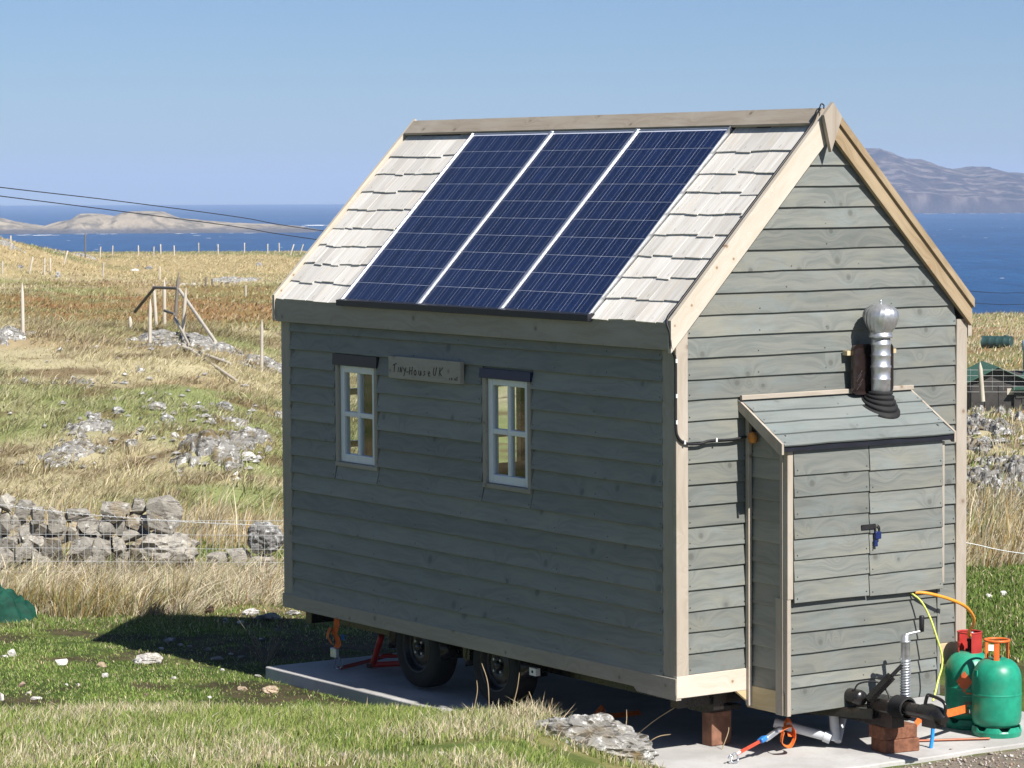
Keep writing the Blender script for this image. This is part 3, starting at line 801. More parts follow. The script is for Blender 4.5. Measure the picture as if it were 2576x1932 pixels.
tt = [-6.0]
while tt[-1] < 700:
    t_ = tt[-1]
    tt.append(t_ + (0.8 if t_ < 13 else 0.075 if t_ < 31 else max(0.10, 0.0035 * t_) if t_ < 100 else 0.011 * t_ if t_ < 320 else 20.0))
tt = np.array(tt)
aa = np.concatenate([np.linspace(-1.6, -0.23, 18)[:-1], np.linspace(-0.23, 0.23, 330), np.linspace(0.23, 1.6, 18)[1:]])
TT, AA = np.meshgrid(tt, aa, indexing='ij')
SS = AA * (np.maximum(TT, 8) + 6.0)
gx, gy = unalong(TT, SS)
gz = hgt(gx, gy)
gv = np.stack([gx.ravel(), gy.ravel(), gz.ravel()], 1)
me = np_mesh('ground', gv, quads=grid_quads(len(tt), len(aa))[:, ::-1], smooth=True)
colour_attr(me, ground_col(gx.ravel(), gy.ravel()))
tag(link('ground', me, M['ground']), kind='structure', label='rough grazing land of turf, dry grass and soil')

# ------------------------------------------------------------------ concrete slab
sb = MB()
ex = [(-.20 + random.uniform(-.006, .006), 4.72 - (5.5 / 24) * k) for k in range(25)]
ey = [(-.20 + (3.15 / 18) * k, -.80 + random.uniform(-.02, .02)) for k in range(19)]
poly = ex[:-1] + ey + [(2.95, 4.74)]
poly[0] = (-.20, 4.72)
sb.prism(poly, 2, -0.13, 0.0)
slab = tag(sb.build('concrete_slab', M['concrete']), kind='structure', label='pale concrete slab under the little house')
bevel(slab, 0.008, 2)

# ------------------------------------------------------------------ grass
def blades(name, x, y, h, w, c, lean=0.35, wind=(0.0, 0.0), label='', parts=2, outx=None, outy=None):
    n = len(x)
    z = hgt(x, y) - 0.006
    az = RNG.uniform(0, 2 * np.pi, n)
    px, py = np.cos(az), np.sin(az)
    la = RNG.uniform(0, 2 * np.pi, n)
    lm = h * np.abs(RNG.normal(0, lean, n))
    lx = np.cos(la) * lm + wind[0] * h; ly = np.sin(la) * lm + wind[1] * h
    if outx is not None: lx = lx + outx * h; ly = ly + outy * h
    hh = h * RNG.uniform(0.6, 1.15, n)
    base = np.stack([x, y, z], 1); side = np.stack([px, py, np.zeros(n)], 1) * (w * 0.5)[:, None]
    tip = base + np.stack([lx, ly, hh], 1)
    if parts == 2:
        mid = base + np.stack([lx * 0.36, ly * 0.36, hh * 0.6], 1)
        v = np.stack([base - side, base + side, mid + side * 0.8, mid - side * 0.8, tip], 1).reshape(-1, 3)
        k = np.arange(n) * 5
        quads = np.stack([k, k + 1, k + 2, k + 3], 1); tris = np.stack([k + 3, k + 2, k + 4], 1)
        me = np_mesh(name, v, tris, quads); rep = 5
    else:
        v = np.stack([base - side, base + side, tip], 1).reshape(-1, 3)
        k = np.arange(n) * 3
        me = np_mesh(name, v, np.stack([k, k + 1, k + 2], 1)); rep = 3
    colour_attr(me, np.repeat(np.clip(c, 0, 1), rep, 0))
    return tag(link(name, me, M['grass']), kind='stuff', label=label)

def scatter(n, t0, t1, a0, a1):
    t = np.sqrt(RNG.uniform(t0 ** 2, t1 ** 2, n)); a = RNG.uniform(a0, a1, n)
    return unalong(t, a * t)

def rock_free(x, y, k=1.0):
    t, s = along(x, y); ok = np.ones(len(x), bool)
    for p, W, H, mat, lab in ROCKS:
        tr_, sr_ = along(p[0], p[1])
        D = W * 1.1
        c = tr_ + W * (.5 if mat == 'outcrop' else .3)
        ok &= ((t - c) / (D * .5 * k)) ** 2 + ((s - sr_ * c / tr_) / (W * .5 * k)) ** 2 > 1
    return ok

def keep(mask, *arrs): return [q[mask] for q in arrs]

def pal(n, *cols):
    """random pick from weighted colours with jitter"""
    w = np.array([c[0] for c in cols], float); w /= w.sum()
    i = RNG.choice(len(cols), n, p=w)
    c = np.array([c[1:] for c in cols])[i]
    return c * RNG.uniform(0.72, 1.25, (n, 1)) * RNG.uniform(0.94, 1.06, (n, 3))

STRAW = (.49, .42, .27); PALE = (.63, .56, .41); OLIVE = (.26, .265, .12); GREEN = (.135, .205, .045); LIGHTG = (.23, .30, .085); DARKG = (.075, .125, .026); RUST = (.34, .185, .07); BROWN = (.17, .115, .06)

# long mixed grass of the near bank
x, y = scatter(132000, 15.3, 20.6, -0.215, 0.085)
x, y = keep((slab_dist(x, y) > 0.02) & (gravel_mask(x, y) < .4), x, y)
t, s = along(x, y)
n2 = fbm(x / .8, y / .8, 2.0); n5 = fbm(x / .45, y / .45, 9.0)
x, y, n2, n5, t, s = keep((n5 > 0.36) & (RNG.uniform(0, 1, len(x)) < 1.1 - sstep(20.1, 20.6, t)), x, y, n2, n5, t, s)
dry = RNG.uniform(0, 1, len(x)) < np.clip(.10 + 1.6 * (n2 - .42) + .5 * np.exp(-((s - .25) / .45) ** 2 - ((t - 19.3) / .5) ** 2), .05, .9)
c = np.where(dry[:, None], pal(len(x), (3, *STRAW), (2, *PALE), (1, *OLIVE)), pal(len(x), (4, .27, .335, .09), (2, *GREEN), (1.4, .34, .34, .13)))
h = RNG.uniform(.032, .062, len(x)) * (0.6 + 1.1 * n5) * np.where(dry, 1.25, 1.0) * (1 + .9 * np.exp(-((s - .3) / .5) ** 2 - ((t - 19.3) / .55) ** 2))
blades('bank_grass', x, y, h, RNG.uniform(.004, .0075, len(x)), c, .55, (.12, .02), 'long green and straw grass on the near bank')

# short lawn
x, y = scatter(150000, 20.1, 28.2, -0.215, 0.03)
mm = mud_mask(x, y); n5 = fbm(x / .3, y / .3, 9.0)
x, y, n5 = keep((slab_dist(x, y) > 0.015) & (RNG.uniform(0, 1, len(x)) > mm * .86) & (n5 > .3), x, y, n5)
n8 = fbm(x / .5, y / .5, 61.0)
c = pal(len(x), (4, *GREEN), (1.2, *DARKG), (3, *LIGHTG), (1.4, *OLIVE), (.8, *STRAW))
c = c * (.85 + .75 * n8)[:, None]
h = RNG.uniform(.012, .034, len(x)) * (.45 + 1.1 * n5)
blades('lawn_grass', x, y, h, RNG.uniform(.005, .009, len(x)), c, .6, (0, 0), 'short green lawn grass with muddy gaps')

# straw and rushes before the stone wall
def tussocks(name, cx, cy, per, rad, hgt_, w, cols, label, wind=(.25, -.12), lean=.25, out=.55, tint=0.0):
    n = len(cx) * per
    i = np.repeat(np.arange(len(cx)), per)
    ang = RNG.uniform(0, 2 * np.pi, n); rr = rad * np.sqrt(RNG.uniform(0, 1, n)) * RNG.uniform(.5, 1.4, len(cx))[i]
    x = cx[i] + np.cos(ang) * rr; y = cy[i] + np.sin(ang) * rr
    k = (slab_dist(x, y) > .03) & rock_free(x, y, .72)
    tone = RNG.uniform(.72, 1.2, len(cx))[i]
    c = pal(n, *cols)
    if tint > 0: c = c * (1 - tint) + tint * ground_col(cx, cy)[i] * 1.25 * RNG.uniform(.75, 1.3, (n, 1))
    c = c * tone[:, None]
    h = RNG.uniform(.5, 1.1, n) * hgt_ * (RNG.uniform(.45, 1.0, len(cx)) + .9 * (RNG.uniform(0, 1, len(cx)) < .12))[i]
    ox = np.cos(ang) * rr / rad * out; oy = np.sin(ang) * rr / rad * out
    x, y, c, h, ox, oy = keep(k, x, y, c, h, ox, oy)
    return blades(name, x, y, h, RNG.uniform(.7, 1.3, len(x)) * w, c, lean, wind, label, 2, ox, oy)

def shade_yard(x, y):   # trodden yard behind the house: no tall grass
    return (x > -1.6) & (x < 3.5) & (y < 8.9 + 1.1 * (fbm(x / .8, y / .8, 3.0) - .5))

cx, cy = scatter(2900, 25.4, 30.2, -0.215, -0.03)
nn = fbm(cx / 1.5, cy / 1.5, 12.0); t, s = along(cx, cy)
cx, cy = keep((nn + .09 * (t - 26.6) > .36) & (mud_mask(cx, cy) < .45) & ~shade_yard(cx, cy) & ~((t < 26.8) & (s < -.150 * t)), cx, cy)
tussocks('straw_grass', cx, cy, 40, .17, .17, .008, [(5, *PALE), (4, *STRAW), (1, *OLIVE), (.3, *RUST)], 'bleached straw grass in front of the stone wall', lean=.95, wind=(.55, -.25))
cx, cy = scatter(240, 25.2, 27.2, -0.19, -0.11)
t, s = along(cx, cy)
cx, cy = keep((fbm(cx / 1.0, cy / 1.0, 17.0) > .46) & ~shade_yard(cx, cy) & ~((t < 26.8) & (s < -.150 * t)), cx, cy)
tussocks('rush_clumps', cx, cy, 60, .12, .27, .008, [(3, .36, .27, .10), (2, *OLIVE), (2, *STRAW), (1, *BROWN)], 'ochre rush clumps at the edge of the lawn', out=.4)
x, y = scatter(26000, 25.5, 29.5, -0.215, -0.03)
x, y = keep(RNG.uniform(0, 1, len(x)) > mud_mask(x, y) * .9, x, y)
blades('yard_turf', x, y, RNG.uniform(.02, .06, len(x)), RNG.uniform(.006, .011, len(x)), pal(len(x), (3, *GREEN), (2, *OLIVE), (1.5, *STRAW), (1, *BROWN)), .6, (0, 0), 'thin turf behind the yard')

# field beyond the wall, left of the house
cx, cy = scatter(8200, 30.6, 80, -0.215, -0.035)
t, s = along(cx, cy); nn = fbm(cx / 3.0, cy / 3.0, 1.0); n7 = fbm(cx / 1.6, cy / 1.6, 27.0)
cx, cy, t, nn = keep((n7 > .36), cx, cy, t, nn)
gsel = sstep(30.5, 31.2, t) * (1 - sstep(34, 38, t + (nn - .5) * 7))
g1 = RNG.uniform(0, 1, len(cx)) < gsel * .75
tussocks('field_grass', cx[~g1], cy[~g1], 20, .26, .15, .015, [(4, *STRAW), (4, *PALE), (2, *OLIVE), (.7, *RUST), (1.0, *BROWN), (1.5, *LIGHTG)], 'dry tussock grass over the rough field', wind=(.6, -.35), lean=.9, tint=.55)
tussocks('green_field_grass', cx[g1], cy[g1], 26, .24, .11, .015, [(4, *GREEN), (3, *LIGHTG), (1, *OLIVE), (.8, *STRAW)], 'green grass strip just beyond the stone wall', lean=.5)
cx, cy = scatter(420, 31.2, 38, -0.215, -0.03)
cx, cy = keep(fbm(cx / 2.0, cy / 2.0, 33.0) > .50, cx, cy)
tussocks('tall_dry_grass', cx, cy, 45, .2, .40, .011, [(4, *STRAW), (2, .40, .28, .12), (2, *PALE)], 'tall dry grass stems beyond the stone wall', out=.35)
x, y = scatter(90000, 31, 82, -0.215, -0.035)
x, y = keep(rock_free(x, y, .95), x, y)
c = .35 * pal(len(x), (3, *OLIVE), (2, *LIGHTG), (3, *STRAW), (.8, *BROWN)) + .8 * ground_col(x, y) * RNG.uniform(.7, 1.35, (len(x), 1))
blades('field_turf', x, y, RNG.uniform(.03, .08, len(x)), RNG.uniform(.014, .026, len(x)), c, .9, (.3, -.1), 'low turf between the tussocks', 1)
# far field
x, y = scatter(150000, 78, 296, -0.215, -0.03)
t, s = along(x, y); n3 = fbm(x / 14.0, y / 14.0, 3.0)
brk = sstep(98, 108, t + (n3 - .5) * 40) * (1 - sstep(150, 175, t + (n3 - .5) * 50))
rs = RNG.uniform(0, 1, len(x)) < brk * .55
c = np.where(rs[:, None], pal(len(x), (3, *RUST), (2, .30, .17, .08), (1, *BROWN)), pal(len(x), (4, *STRAW), (2, *PALE), (2.4, *OLIVE), (.9, *GREEN)))
c = .45 * c + .7 * ground_col(x, y) * RNG.uniform(.75, 1.3, (len(x), 1))
blades('far_grass', x, y, RNG.uniform(.06, .22, len(x)), RNG.uniform(.05, .10, len(x)), c, .8, (.35, -.1), 'bracken and dry grass of the far field', 1)

# right-hand side beyond the house
x, y = scatter(60000, 22.5, 31, 0.10, 0.215)
x, y = keep(slab_dist(x, y) > .03, x, y)
t, s = along(x, y)
c = pal(len(x), (4, *GREEN), (2, *DARKG), (1, *LIGHTG), (1, *OLIVE), (.6, *STRAW))
blades('right_lawn', x, y, RNG.uniform(.02, .06, len(x)), RNG.uniform(.008, .013, len(x)), c, .6, (0, 0), 'short grass to the right of the house')
cx, cy = scatter(620, 29.3, 38.5, 0.11, 0.215)
cx, cy = keep(fbm(cx / 2.0, cy / 2.0, 5.0) > .40, cx, cy)
tussocks('right_dry_grass', cx, cy, 40, .2, .36, .012, [(4, *STRAW), (2, .40, .28, .12), (2, *PALE), (1, *OLIVE)], 'dry grass below the rocky bank', out=.35)
cx, cy = scatter(1300, 36, 56, 0.11, 0.215)
tussocks('bank_tussocks', cx, cy, 18, .2, .15, .014, [(4, *STRAW), (2, *OLIVE), (1, *GREEN), (1, *BROWN)], 'grass growing between the rocks of the bank')
x, y = scatter(34000, 50, 205, 0.11, 0.215)
c = pal(len(x), (4, *STRAW), (2, *PALE), (3, *OLIVE), (1, *GREEN), (1, *RUST))
blades('right_far_grass', x, y, RNG.uniform(.08, .3, len(x)), RNG.uniform(.04, .09, len(x)), c, .5, (.25, -.1), 'rough grass running down to the sea', 1)

# gravel
n = 5200
x = RNG.uniform(0.1, 4.6, n); y = RNG.uniform(-2.6, -0.70, n)
gm = gravel_mask(x, y)
x, y = keep(RNG.uniform(0, 1, n) < gm + .05 * (y > -.95), x, y)
n = len(x); r = RNG.uniform(.004, .014, n) * np.where(RNG.uniform(0, 1, n) < .08, 1.8, 1)
oc = np.array([(1, 0, 0), (-1, 0, 0), (0, 1, 0), (0, -1, 0), (0, 0, 1), (0, 0, -1)], float)
of = np.array([(0, 2, 4), (2, 1, 4), (1, 3, 4), (3, 0, 4), (2, 0, 5), (1, 2, 5), (3, 1, 5), (0, 3, 5)])
V = oc[None] * r[:, None, None] * RNG.uniform(.55, 1.25, (n, 6, 1))
az = RNG.uniform(0, 6.28, n); ca, sa = np.cos(az)[:, None], np.sin(az)[:, None]
V = np.stack([V[..., 0] * ca - V[..., 1] * sa, V[..., 0] * sa + V[..., 1] * ca, V[..., 2] * .7], -1)
gz = np.where(slab_dist(x, y) > 0.0, hgt(x, y), 0.0)
V += np.stack([x, y, gz + r * .35], 1)[:, None]
me = np_mesh('gravel_stones', V.reshape(-1, 3), (of[None] + (np.arange(n) * 6)[:, None, None]).reshape(-1, 3))
colour_attr(me, np.repeat(pal(n, (3, .34, .30, .25), (2, .22, .19, .16), (1.4, .52, .50, .47), (1, .30, .22, .16)), 6, 0))
tag(link('gravel_stones', me, M['gravel']), kind='stuff', label='loose gravel of the drive in front of the slab')

# ------------------------------------------------------------------ the little house
HL, HW = 4.77, 2.385
AX_, AY_ = 0.0072, 0.0053
house = empty('tiny_house', (0, 0, 0), (AY_, -AX_, 0))
tag(house, 'small grey-green timber house with a steep shingled roof and solar panels, standing on a trailer', 'house')

def frame_m(o, xd, yd):
    xd = Vector(xd).normalized(); yd = Vector(yd).normalized(); zd = xd.cross(yd).normalized(); yd = zd.cross(xd)
    return Matrix(((xd.x, yd.x, zd.x, o[0]), (xd.y, yd.y, zd.y, o[1]), (xd.z, yd.z, zd.z, o[2]), (0, 0, 0, 1)))

_plank_cache = {}
def plank(name, mat, parent, o, xd, yd, L, W, T, bev=0.003):
    """board with a corner at o; length along xd, width along yd, thickness out of the face"""
    key = (round(L, 3), round(W, 3), round(T, 3), mat.name)
    me = _plank_cache.get(key)
    if me is None:
        b = MB(); e = bev
        prof = [(0, 0), (W, 0), (W, T - e), (W - e, T), (e, T), (0, T - e)]
        n = len(prof); xs = (0, L)
        v = [(x, p[0], p[1]) for x in xs for p in prof]
        b.add(v, [tuple(range(n)), tuple(range(n, 2 * n))[::-1]] + [(i, n + i, n + (i + 1) % n, (i + 1) % n) for i in range(n)])
        me = b.mesh(name)
        bm = bmesh.new(); bm.from_mesh(me); bmesh.ops.recalc_face_normals(bm, faces=bm.faces); bm.to_mesh(me); bm.free()
        me.materials.append(mat)
        _plank_cache[key] = me
    return link(name, me, None, parent, frame_m(o, xd, yd))

def NAIL_AT(L):
    if L < .2: return []
    n = max(2, int(round(L / .6)) + 1)
    return [.022 + (L - .044) * k / (n - 1) + (random.uniform(-.01, .01) if 0 < k < n - 1 else 0) for k in range(n)]

def lap(parent, mat, o, xd, yd, l0, l1, H, top_l0=None, top_l1=None, wave=0.0025, T0=0.024, T1=0.008, name='board'):
    """lapped siding board, lower edge a little uneven; l0..l1 along xd from o"""
    b = MB(); L = l1 - l0
    n = max(2, int(L / 0.16)); ph = random.uniform(0, 50)
    top_l0 = l0 if top_l0 is None else top_l0; top_l1 = l1 if top_l1 is None else top_l1
    rings = []
    for i in range(n + 1):
        f = i / n
        xb = l0 + (l1 - l0) * f - l0; xt = top_l0 + (top_l1 - top_l0) * f - l0
        w = wave * (math.sin(xb * 5.1 + ph) + .7 * math.sin(xb * 12.3 + ph * 1.7) + .5 * math.sin(xb * 23.0 + ph * .6))
        dz = 0.0012 * math.sin(xb * 3.1 + ph * 2.2)
        rings.append([(xb, w, 0.0075), (xt, H, 0.0), (xt, H, T1), (xb, w + .003, T0 + dz), (xb, w, T0 - .003 + dz)])
    m = 5
    v = [p for R in rings for p in R]
    f = [(i * m + k, (i + 1) * m + k, (i + 1) * m + (k + 1) % m, i * m + (k + 1) % m) for i in range(n) for k in range(m)]
    f += [tuple(range(m)), tuple(n * m + k for k in range(m))[::-1]]
    b.add(v, f)
    nb = len(b.f)
    for q in NAIL_AT(L):
        zz = T0 + (T1 - T0) * .028 / H + .0012; r_ = .0052; yq = .028 + random.uniform(-.004, .004)
        b.add([(q + r_ * math.cos(k * 1.0472), yq + r_ * math.sin(k * 1.0472), zz) for k in range(6)], [tuple(range(6))])
    me = b.mesh(name)
    me.materials.append(mat); me.materials.append(M['nail'])
    bm = bmesh.new(); bm.from_mesh(me); bmesh.ops.recalc_face_normals(bm, faces=bm.faces[:nb] if False else [fc for i_, fc in enumerate(bm.faces) if i_ < nb])
    for i_, fc in enumerate(bm.faces):
        if i_ >= nb: fc.material_index = 1
    bm.to_mesh(me); bm.free()
    xd = Vector(xd); oo = Vector(o) + xd * l0
    return link(name, me, mat, parent, frame_m(oo, xd, yd))

UP = (0, 0, 1)
WIN = [(3.445, 4.015, 1.51, 2.245), (1.555, 2.125, 1.51, 2.25)]   # y0 y1 z0 z1 of the window openings

# ---- long side wall
side = empty('side_wall', parent=house)
core = MB()
ys = [.06, WIN[1][0], WIN[1][1], WIN[0][0], WIN[0][1], HL - .03]
for i in range(5):
    if i in (1, 3):
        w = WIN[1] if i == 1 else WIN[0]
        core.box(.03, .10, ys[i], ys[i + 1], .42, w[2]); core.box(.03, .10, ys[i], ys[i + 1], w[3], 2.66)
    else:
        core.box(.03, .10, ys[i], ys[i + 1], .42, 2.66)
core.build('wall_frame', M['interior'], side)
for k in range(16):
    zb = .498 + .1305 * k
    segs = [(.14, HL - .12)]
    # facing -x: boards run toward -y when the outward face is -x and up is +z
    if zb + .1305 > 1.51 and zb < 2.245:
        segs = [(.14, WIN[1][0] - .005), (WIN[1][1] + .005, WIN[0][0] - .005), (WIN[0][1] + .005, HL - .12)]
    for y0, y1 in segs:
        lap(side, M['siding_shade_lightened'], (.03, HL, zb), (0, -1, 0), UP, HL - y1, HL - y0, .152, wave=.0009, T0=.038)
    for w in WIN:
        if zb < w[2] - .02 < zb + .1305:
            lap(side, M['siding_shade_lightened'], (.03, HL, zb), (0, -1, 0), UP, HL - w[1] + .006, HL - w[0] - .006, w[2] - zb - .003, wave=.0009, T0=.038, T1=.016)
        if zb < w[3] < zb + .1305 - .01:
            lap(side, M['siding_shade_lightened'], (.03, HL, w[3] + .004), (0, -1, 0), UP, HL - w[1] + .006, HL - w[0] - .006, zb + .15 - w[3], wave=.0, T0=.02)
plank('corner_trim', M['fascia'], side, (.03, .032, .502), UP, (0, 1, 0), 2.1, .112, .030)
plank('corner_trim', M['fascia'], side, (.03, HL - .125, .502), UP, (0, 1, 0), 2.1, .125, .032)
plank('skirt_board', M['fascia'], side, (.03, HL + .004, .40), (0, -1, 0), UP, HL + .004, .102, .042)
b = MB(); b.prism([(0.0, .366), (.40, .372), (.44, .40), (0.0, .40)], 0, -.010, .03)
b.build('skirt_block', M['fascia'], side)

# ---- near gable wall
gable = empty('gable_wall', parent=house)
RX, RZ = HW / 2, 3.975          # ridge
EZ = 2.694                      # roof surface at the eave (x = -0.044)
SLOPE = (RZ - EZ) / (RX + .044)
def roof_z(x): return EZ + (x + .044) * SLOPE if x < RX else EZ + (HW + .044 - x) * SLOPE
cz = MB(); cz.prism([(.06, .42), (HW - .06, .42), (HW - .06, 2.6), (RX, 3.83), (.06, 2.6)], 1, .03, .09)
cz.build('wall_frame', M['interior'], gable)
for k in range(26):
    zb = .515 + .1301 * k
    if zb > 3.74: break
    zt = zb + .152
    def half(z): return max(.03, min(RX - .085, (RZ - .10 - z) / SLOPE))
    xb, xt = half(zb), half(zt)
    segs = [(RX - xb, RX + xb, RX - xt, RX + xt)]
    if zb < 2.12:
        segs = [(.085, .555, .085, .555), (1.865, HW - .085, 1.865, HW - .085)]
    for x0, x1, a0, a1 in segs:
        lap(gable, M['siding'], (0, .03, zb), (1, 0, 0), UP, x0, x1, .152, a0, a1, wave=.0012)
plank('corner_trim', M['trim'], gable, (-.004, .03, .50), UP, (1, 0, 0), 2.12, .092, .032).matrix_local = frame_m((.088, .03, .515), UP, (-1, 0, 0))
plank('corner_trim', M['trim'], gable, (HW, .03, .515), UP, (-1, 0, 0), 2.12, .092, .032)
plank('skirt_board', M['pale'], gable, (-.006, .03, .378), (1, 0, 0), UP, .555, .137, .034)
plank('skirt_board', M['yellow'], gable, (1.866, .03, .378), (1, 0, 0), UP, HW - 1.864, .137, .034)
plank('drip_batten', M['trim'], gable, (.49, -.004, 2.190), (1, 0, 0), UP, 1.41, .030, .022)

# ---- far gable and the far side wall (seen only through the windows)
back = empty('back_wall', parent=house)
bk = MB()
BW = [(.30, .68, 1.25, 2.35), (1.62, 2.12, 1.25, 2.35)]
xs = [.10, BW[0][0], BW[0][1], BW[1][0], BW[1][1], HW - .03]
for i in range(5):
    if i in (1, 3):
        bk.box(xs[i], xs[i + 1], HL - .09, HL - .03, .42, 1.25); bk.box(xs[i], xs[i + 1], HL - .09, HL - .03, 2.35, 2.6)
    else:
        bk.box(xs[i], xs[i + 1], HL - .09, HL - .03, .42, 2.6)
bk.prism([(.06, 2.6), (HW - .06, 2.6), (RX, 3.83)], 1, HL - .09, HL - .03)
bk.build('wall_frame', M['siding_shade_lightened'], back)
for x0, x1, z0, z1 in BW:
    w = empty('window', parent=house)
    fr = MB()
    fr.box(x0, x0 + .04, HL - .08, HL - .02, z0, z1).box(x1 - .04, x1, HL - .08, HL - .02, z0, z1).box(x0 + .04, x1 - .04, HL - .08, HL - .02, z0, z0 + .05).box(x0 + .04, x1 - .04, HL - .08, HL - .02, z1 - .05, z1)
    fr.build('frame', M['black_paint'], w)
    for zz in (1.56, 1.95):
        MB().box(x0 + .04, x1 - .04, HL - .075, HL - .025, zz, zz + .045).build('glazing_bar', M['black_paint'], w)
    MB().box(x0 + .04, x1 - .04, HL - .054, HL - .050, z0 + .05, z1 - .05).build('pane', M['glass'], w)
far = empty('far_wall', parent=house)
MB().box(HW - .10, HW - .02, .09, HL - .09, .42, 2.66).build('wall_frame', M['siding_shade_lightened'], far)
MB().box(.10, HW - .10, .09, HL - .09, .42, .50).build('floor', M['interior'], house)
# a shelf and a worktop inside, half seen through the near window
MB().box(1.25, 2.25, 3.3, 3.34, 1.50, 1.53).build('shelf', M['interior'], house)
MB().box(.9, 2.2, 3.0, 3.5, .5, 1.50).build('worktop', M['interior'], house)

# ---- windows in the long side
for wi, (y0, y1, z0, z1) in enumerate(WIN):
    w = empty('window', parent=house)
    for a, b_ in ((y0 + .004, y0 + .042), (y1 - .042, y1 - .004)):
        plank('trim_board', M['fascia'], w, (.055, a, z0 + .028), UP, (0, 1, 0), z1 - z0 - .03, b_ - a, .056)
    plank('sill', M['fascia'], w, (.055, y1 - .004, z0 - .002), (0, -1, 0), UP, y1 - y0 - .008, .030, .060)
    a0, a1, c0, c1 = y0 + .045, y1 - .045, z0 + .030, z1 - .004
    f = MB(); W_ = .052
    f.box(.018, .07, a0, a0 + W_, c0, c1).box(.018, .07, a1 - W_, a1, c0, c1)
    f.box(.018, .07, a0 + W_, a1 - W_, c0, c0 + W_ + .008).box(.018, .07, a0 + W_, a1 - W_, c1 - W_, c1)
    bevel(f.build('frame', M['white_paint'], w), .006, 2)
    my = (a0 + a1) / 2; mz = c0 + (c1 - c0) * .492
    bevel(MB().box(.022, .062, my - .017, my + .017, c0 + W_ + .008, c1 - W_).build('glazing_bar', M['white_paint'], w), .005, 2)
    bevel(MB().box(.0235, .0635, a0 + W_, my - .017, mz - .018, mz + .018).build('glazing_bar', M['white_paint'], w), .005, 2)
    bevel(MB().box(.0235, .0635, my + .017, a1 - W_, mz - .018, mz + .018).build('glazing_bar', M['white_paint'], w), .005, 2)
    for p0, p1 in ((a0 + W_, my - .017), (my + .017, a1 - W_)):
        for q0, q1 in ((c0 + W_ + .008, mz - .018), (mz + .018, c1 - W_)):
            MB().box(.040, .044, p0 + .0005, p1 - .0005, q0 + .0005, q1 - .0005).build('pane', M['glass'], w)
    fl = MB(); dz = .075 if wi == 0 else .06
    fl.prism([(.032, z1 + dz), (-.010, z1 + dz), (-.014, z1 + .005), (-.014, z1 - .004), (-.008, z1 - .004), (.03, z1 + .008)], 1, y0 - .012, y1 + .012)
    fl.build('flashing', M['dark_tape'] if wi == 0 else M['navy_tape'], w)

# ---- name board with its carved letters
sign = empty('name_sign', parent=house)
sm = frame_m((-.004, 3.232, 2.188), (0, -1, 0), (0, -.004, 1))
bevel(MB().box(0, .905, 0, .155, 0, .034).build('sign_board', M['fascia'], sign, sm), .004, 2)
M['carving'] = plain('dark_carved_groove', (0.055, 0.036, 0.022), 0.9, var=0.3)
GLY = {  # hand-cut strokes in a unit cell
 'T': [[(-.25, .82), (.25, .98), (.75, 1.08)], [(.22, .88), (.05, 0)]],
 'i': [[(.30, .62), (.10, .02)]],
 'n': [[(.0, .0), (.22, .68), (.45, .05), (.75, .72)]],
 'y': [[(.0, .62), (.30, .22)], [(.75, .68), (.05, -.42)]],
 '-': [[(.1, .3), (.5, .33)]],
 'H': [[(.2, .95), (.0, .0)], [(.85, 1.0), (.60, .0)], [(.05, .42), (.75, .56)]],
 'o': [[(.35, .62), (.05, .45), (.1, .08), (.42, .0), (.6, .25), (.45, .58), (.3, .62)]],
 'u': [[(.05, .6), (.05, .12), (.35, .0), (.6, .55)], [(.62, .6), (.62, .0)]],
 's': [[(.5, .58), (.15, .5), (.45, .25), (.05, .02)]],
 'e': [[(.08, .3), (.5, .38), (.35, .62), (.08, .4), (.15, .05), (.55, .08)]],
 'U': [[(.2, .95), (.0, .3), (.2, .0), (.5, .1), (.75, .98)]],
 'K': [[(.25, 1.0), (.0, .0)], [(.85, 1.02), (.15, .48), (.55, .05)]],
 '.': [[(.1, .0), (.16, .1)]], 'c': [[(.5, .5), (.15, .4), (.15, .08), (.5, .04)]], 'm': [[(0, 0), (.1, .55), (.3, .1), (.45, .55), (.6, 0)]]}
def carve(txt, x0, y0, h, w, gap, slope=0.0, r=.0032):
    x = x0
    for ch in txt:
        if ch == ' ': x += w * 1.0; continue
        mb = MB()
        for st in GLY[ch]:
            pts = [(x + p[0] * w, y0 + (x - x0) * slope + p[1] * h, .0345) for p in st]
            mb.tube(pts, r, 5)
        mb.build('carved_letter', M['carving'], sign, sm)
        x += w * (.55 if ch in 'i-.' else 1.0) + gap
carve('Tiny', .075, .045, .055, .042, .006)
carve('-House', .235, .036, .056, .050, .009)
carve('UK', .575, .045, .058, .055, .016)
GLY['k'] = GLY['K']
carve('co.uk', .770, .026, .024, .020, .005, 0, .0020)

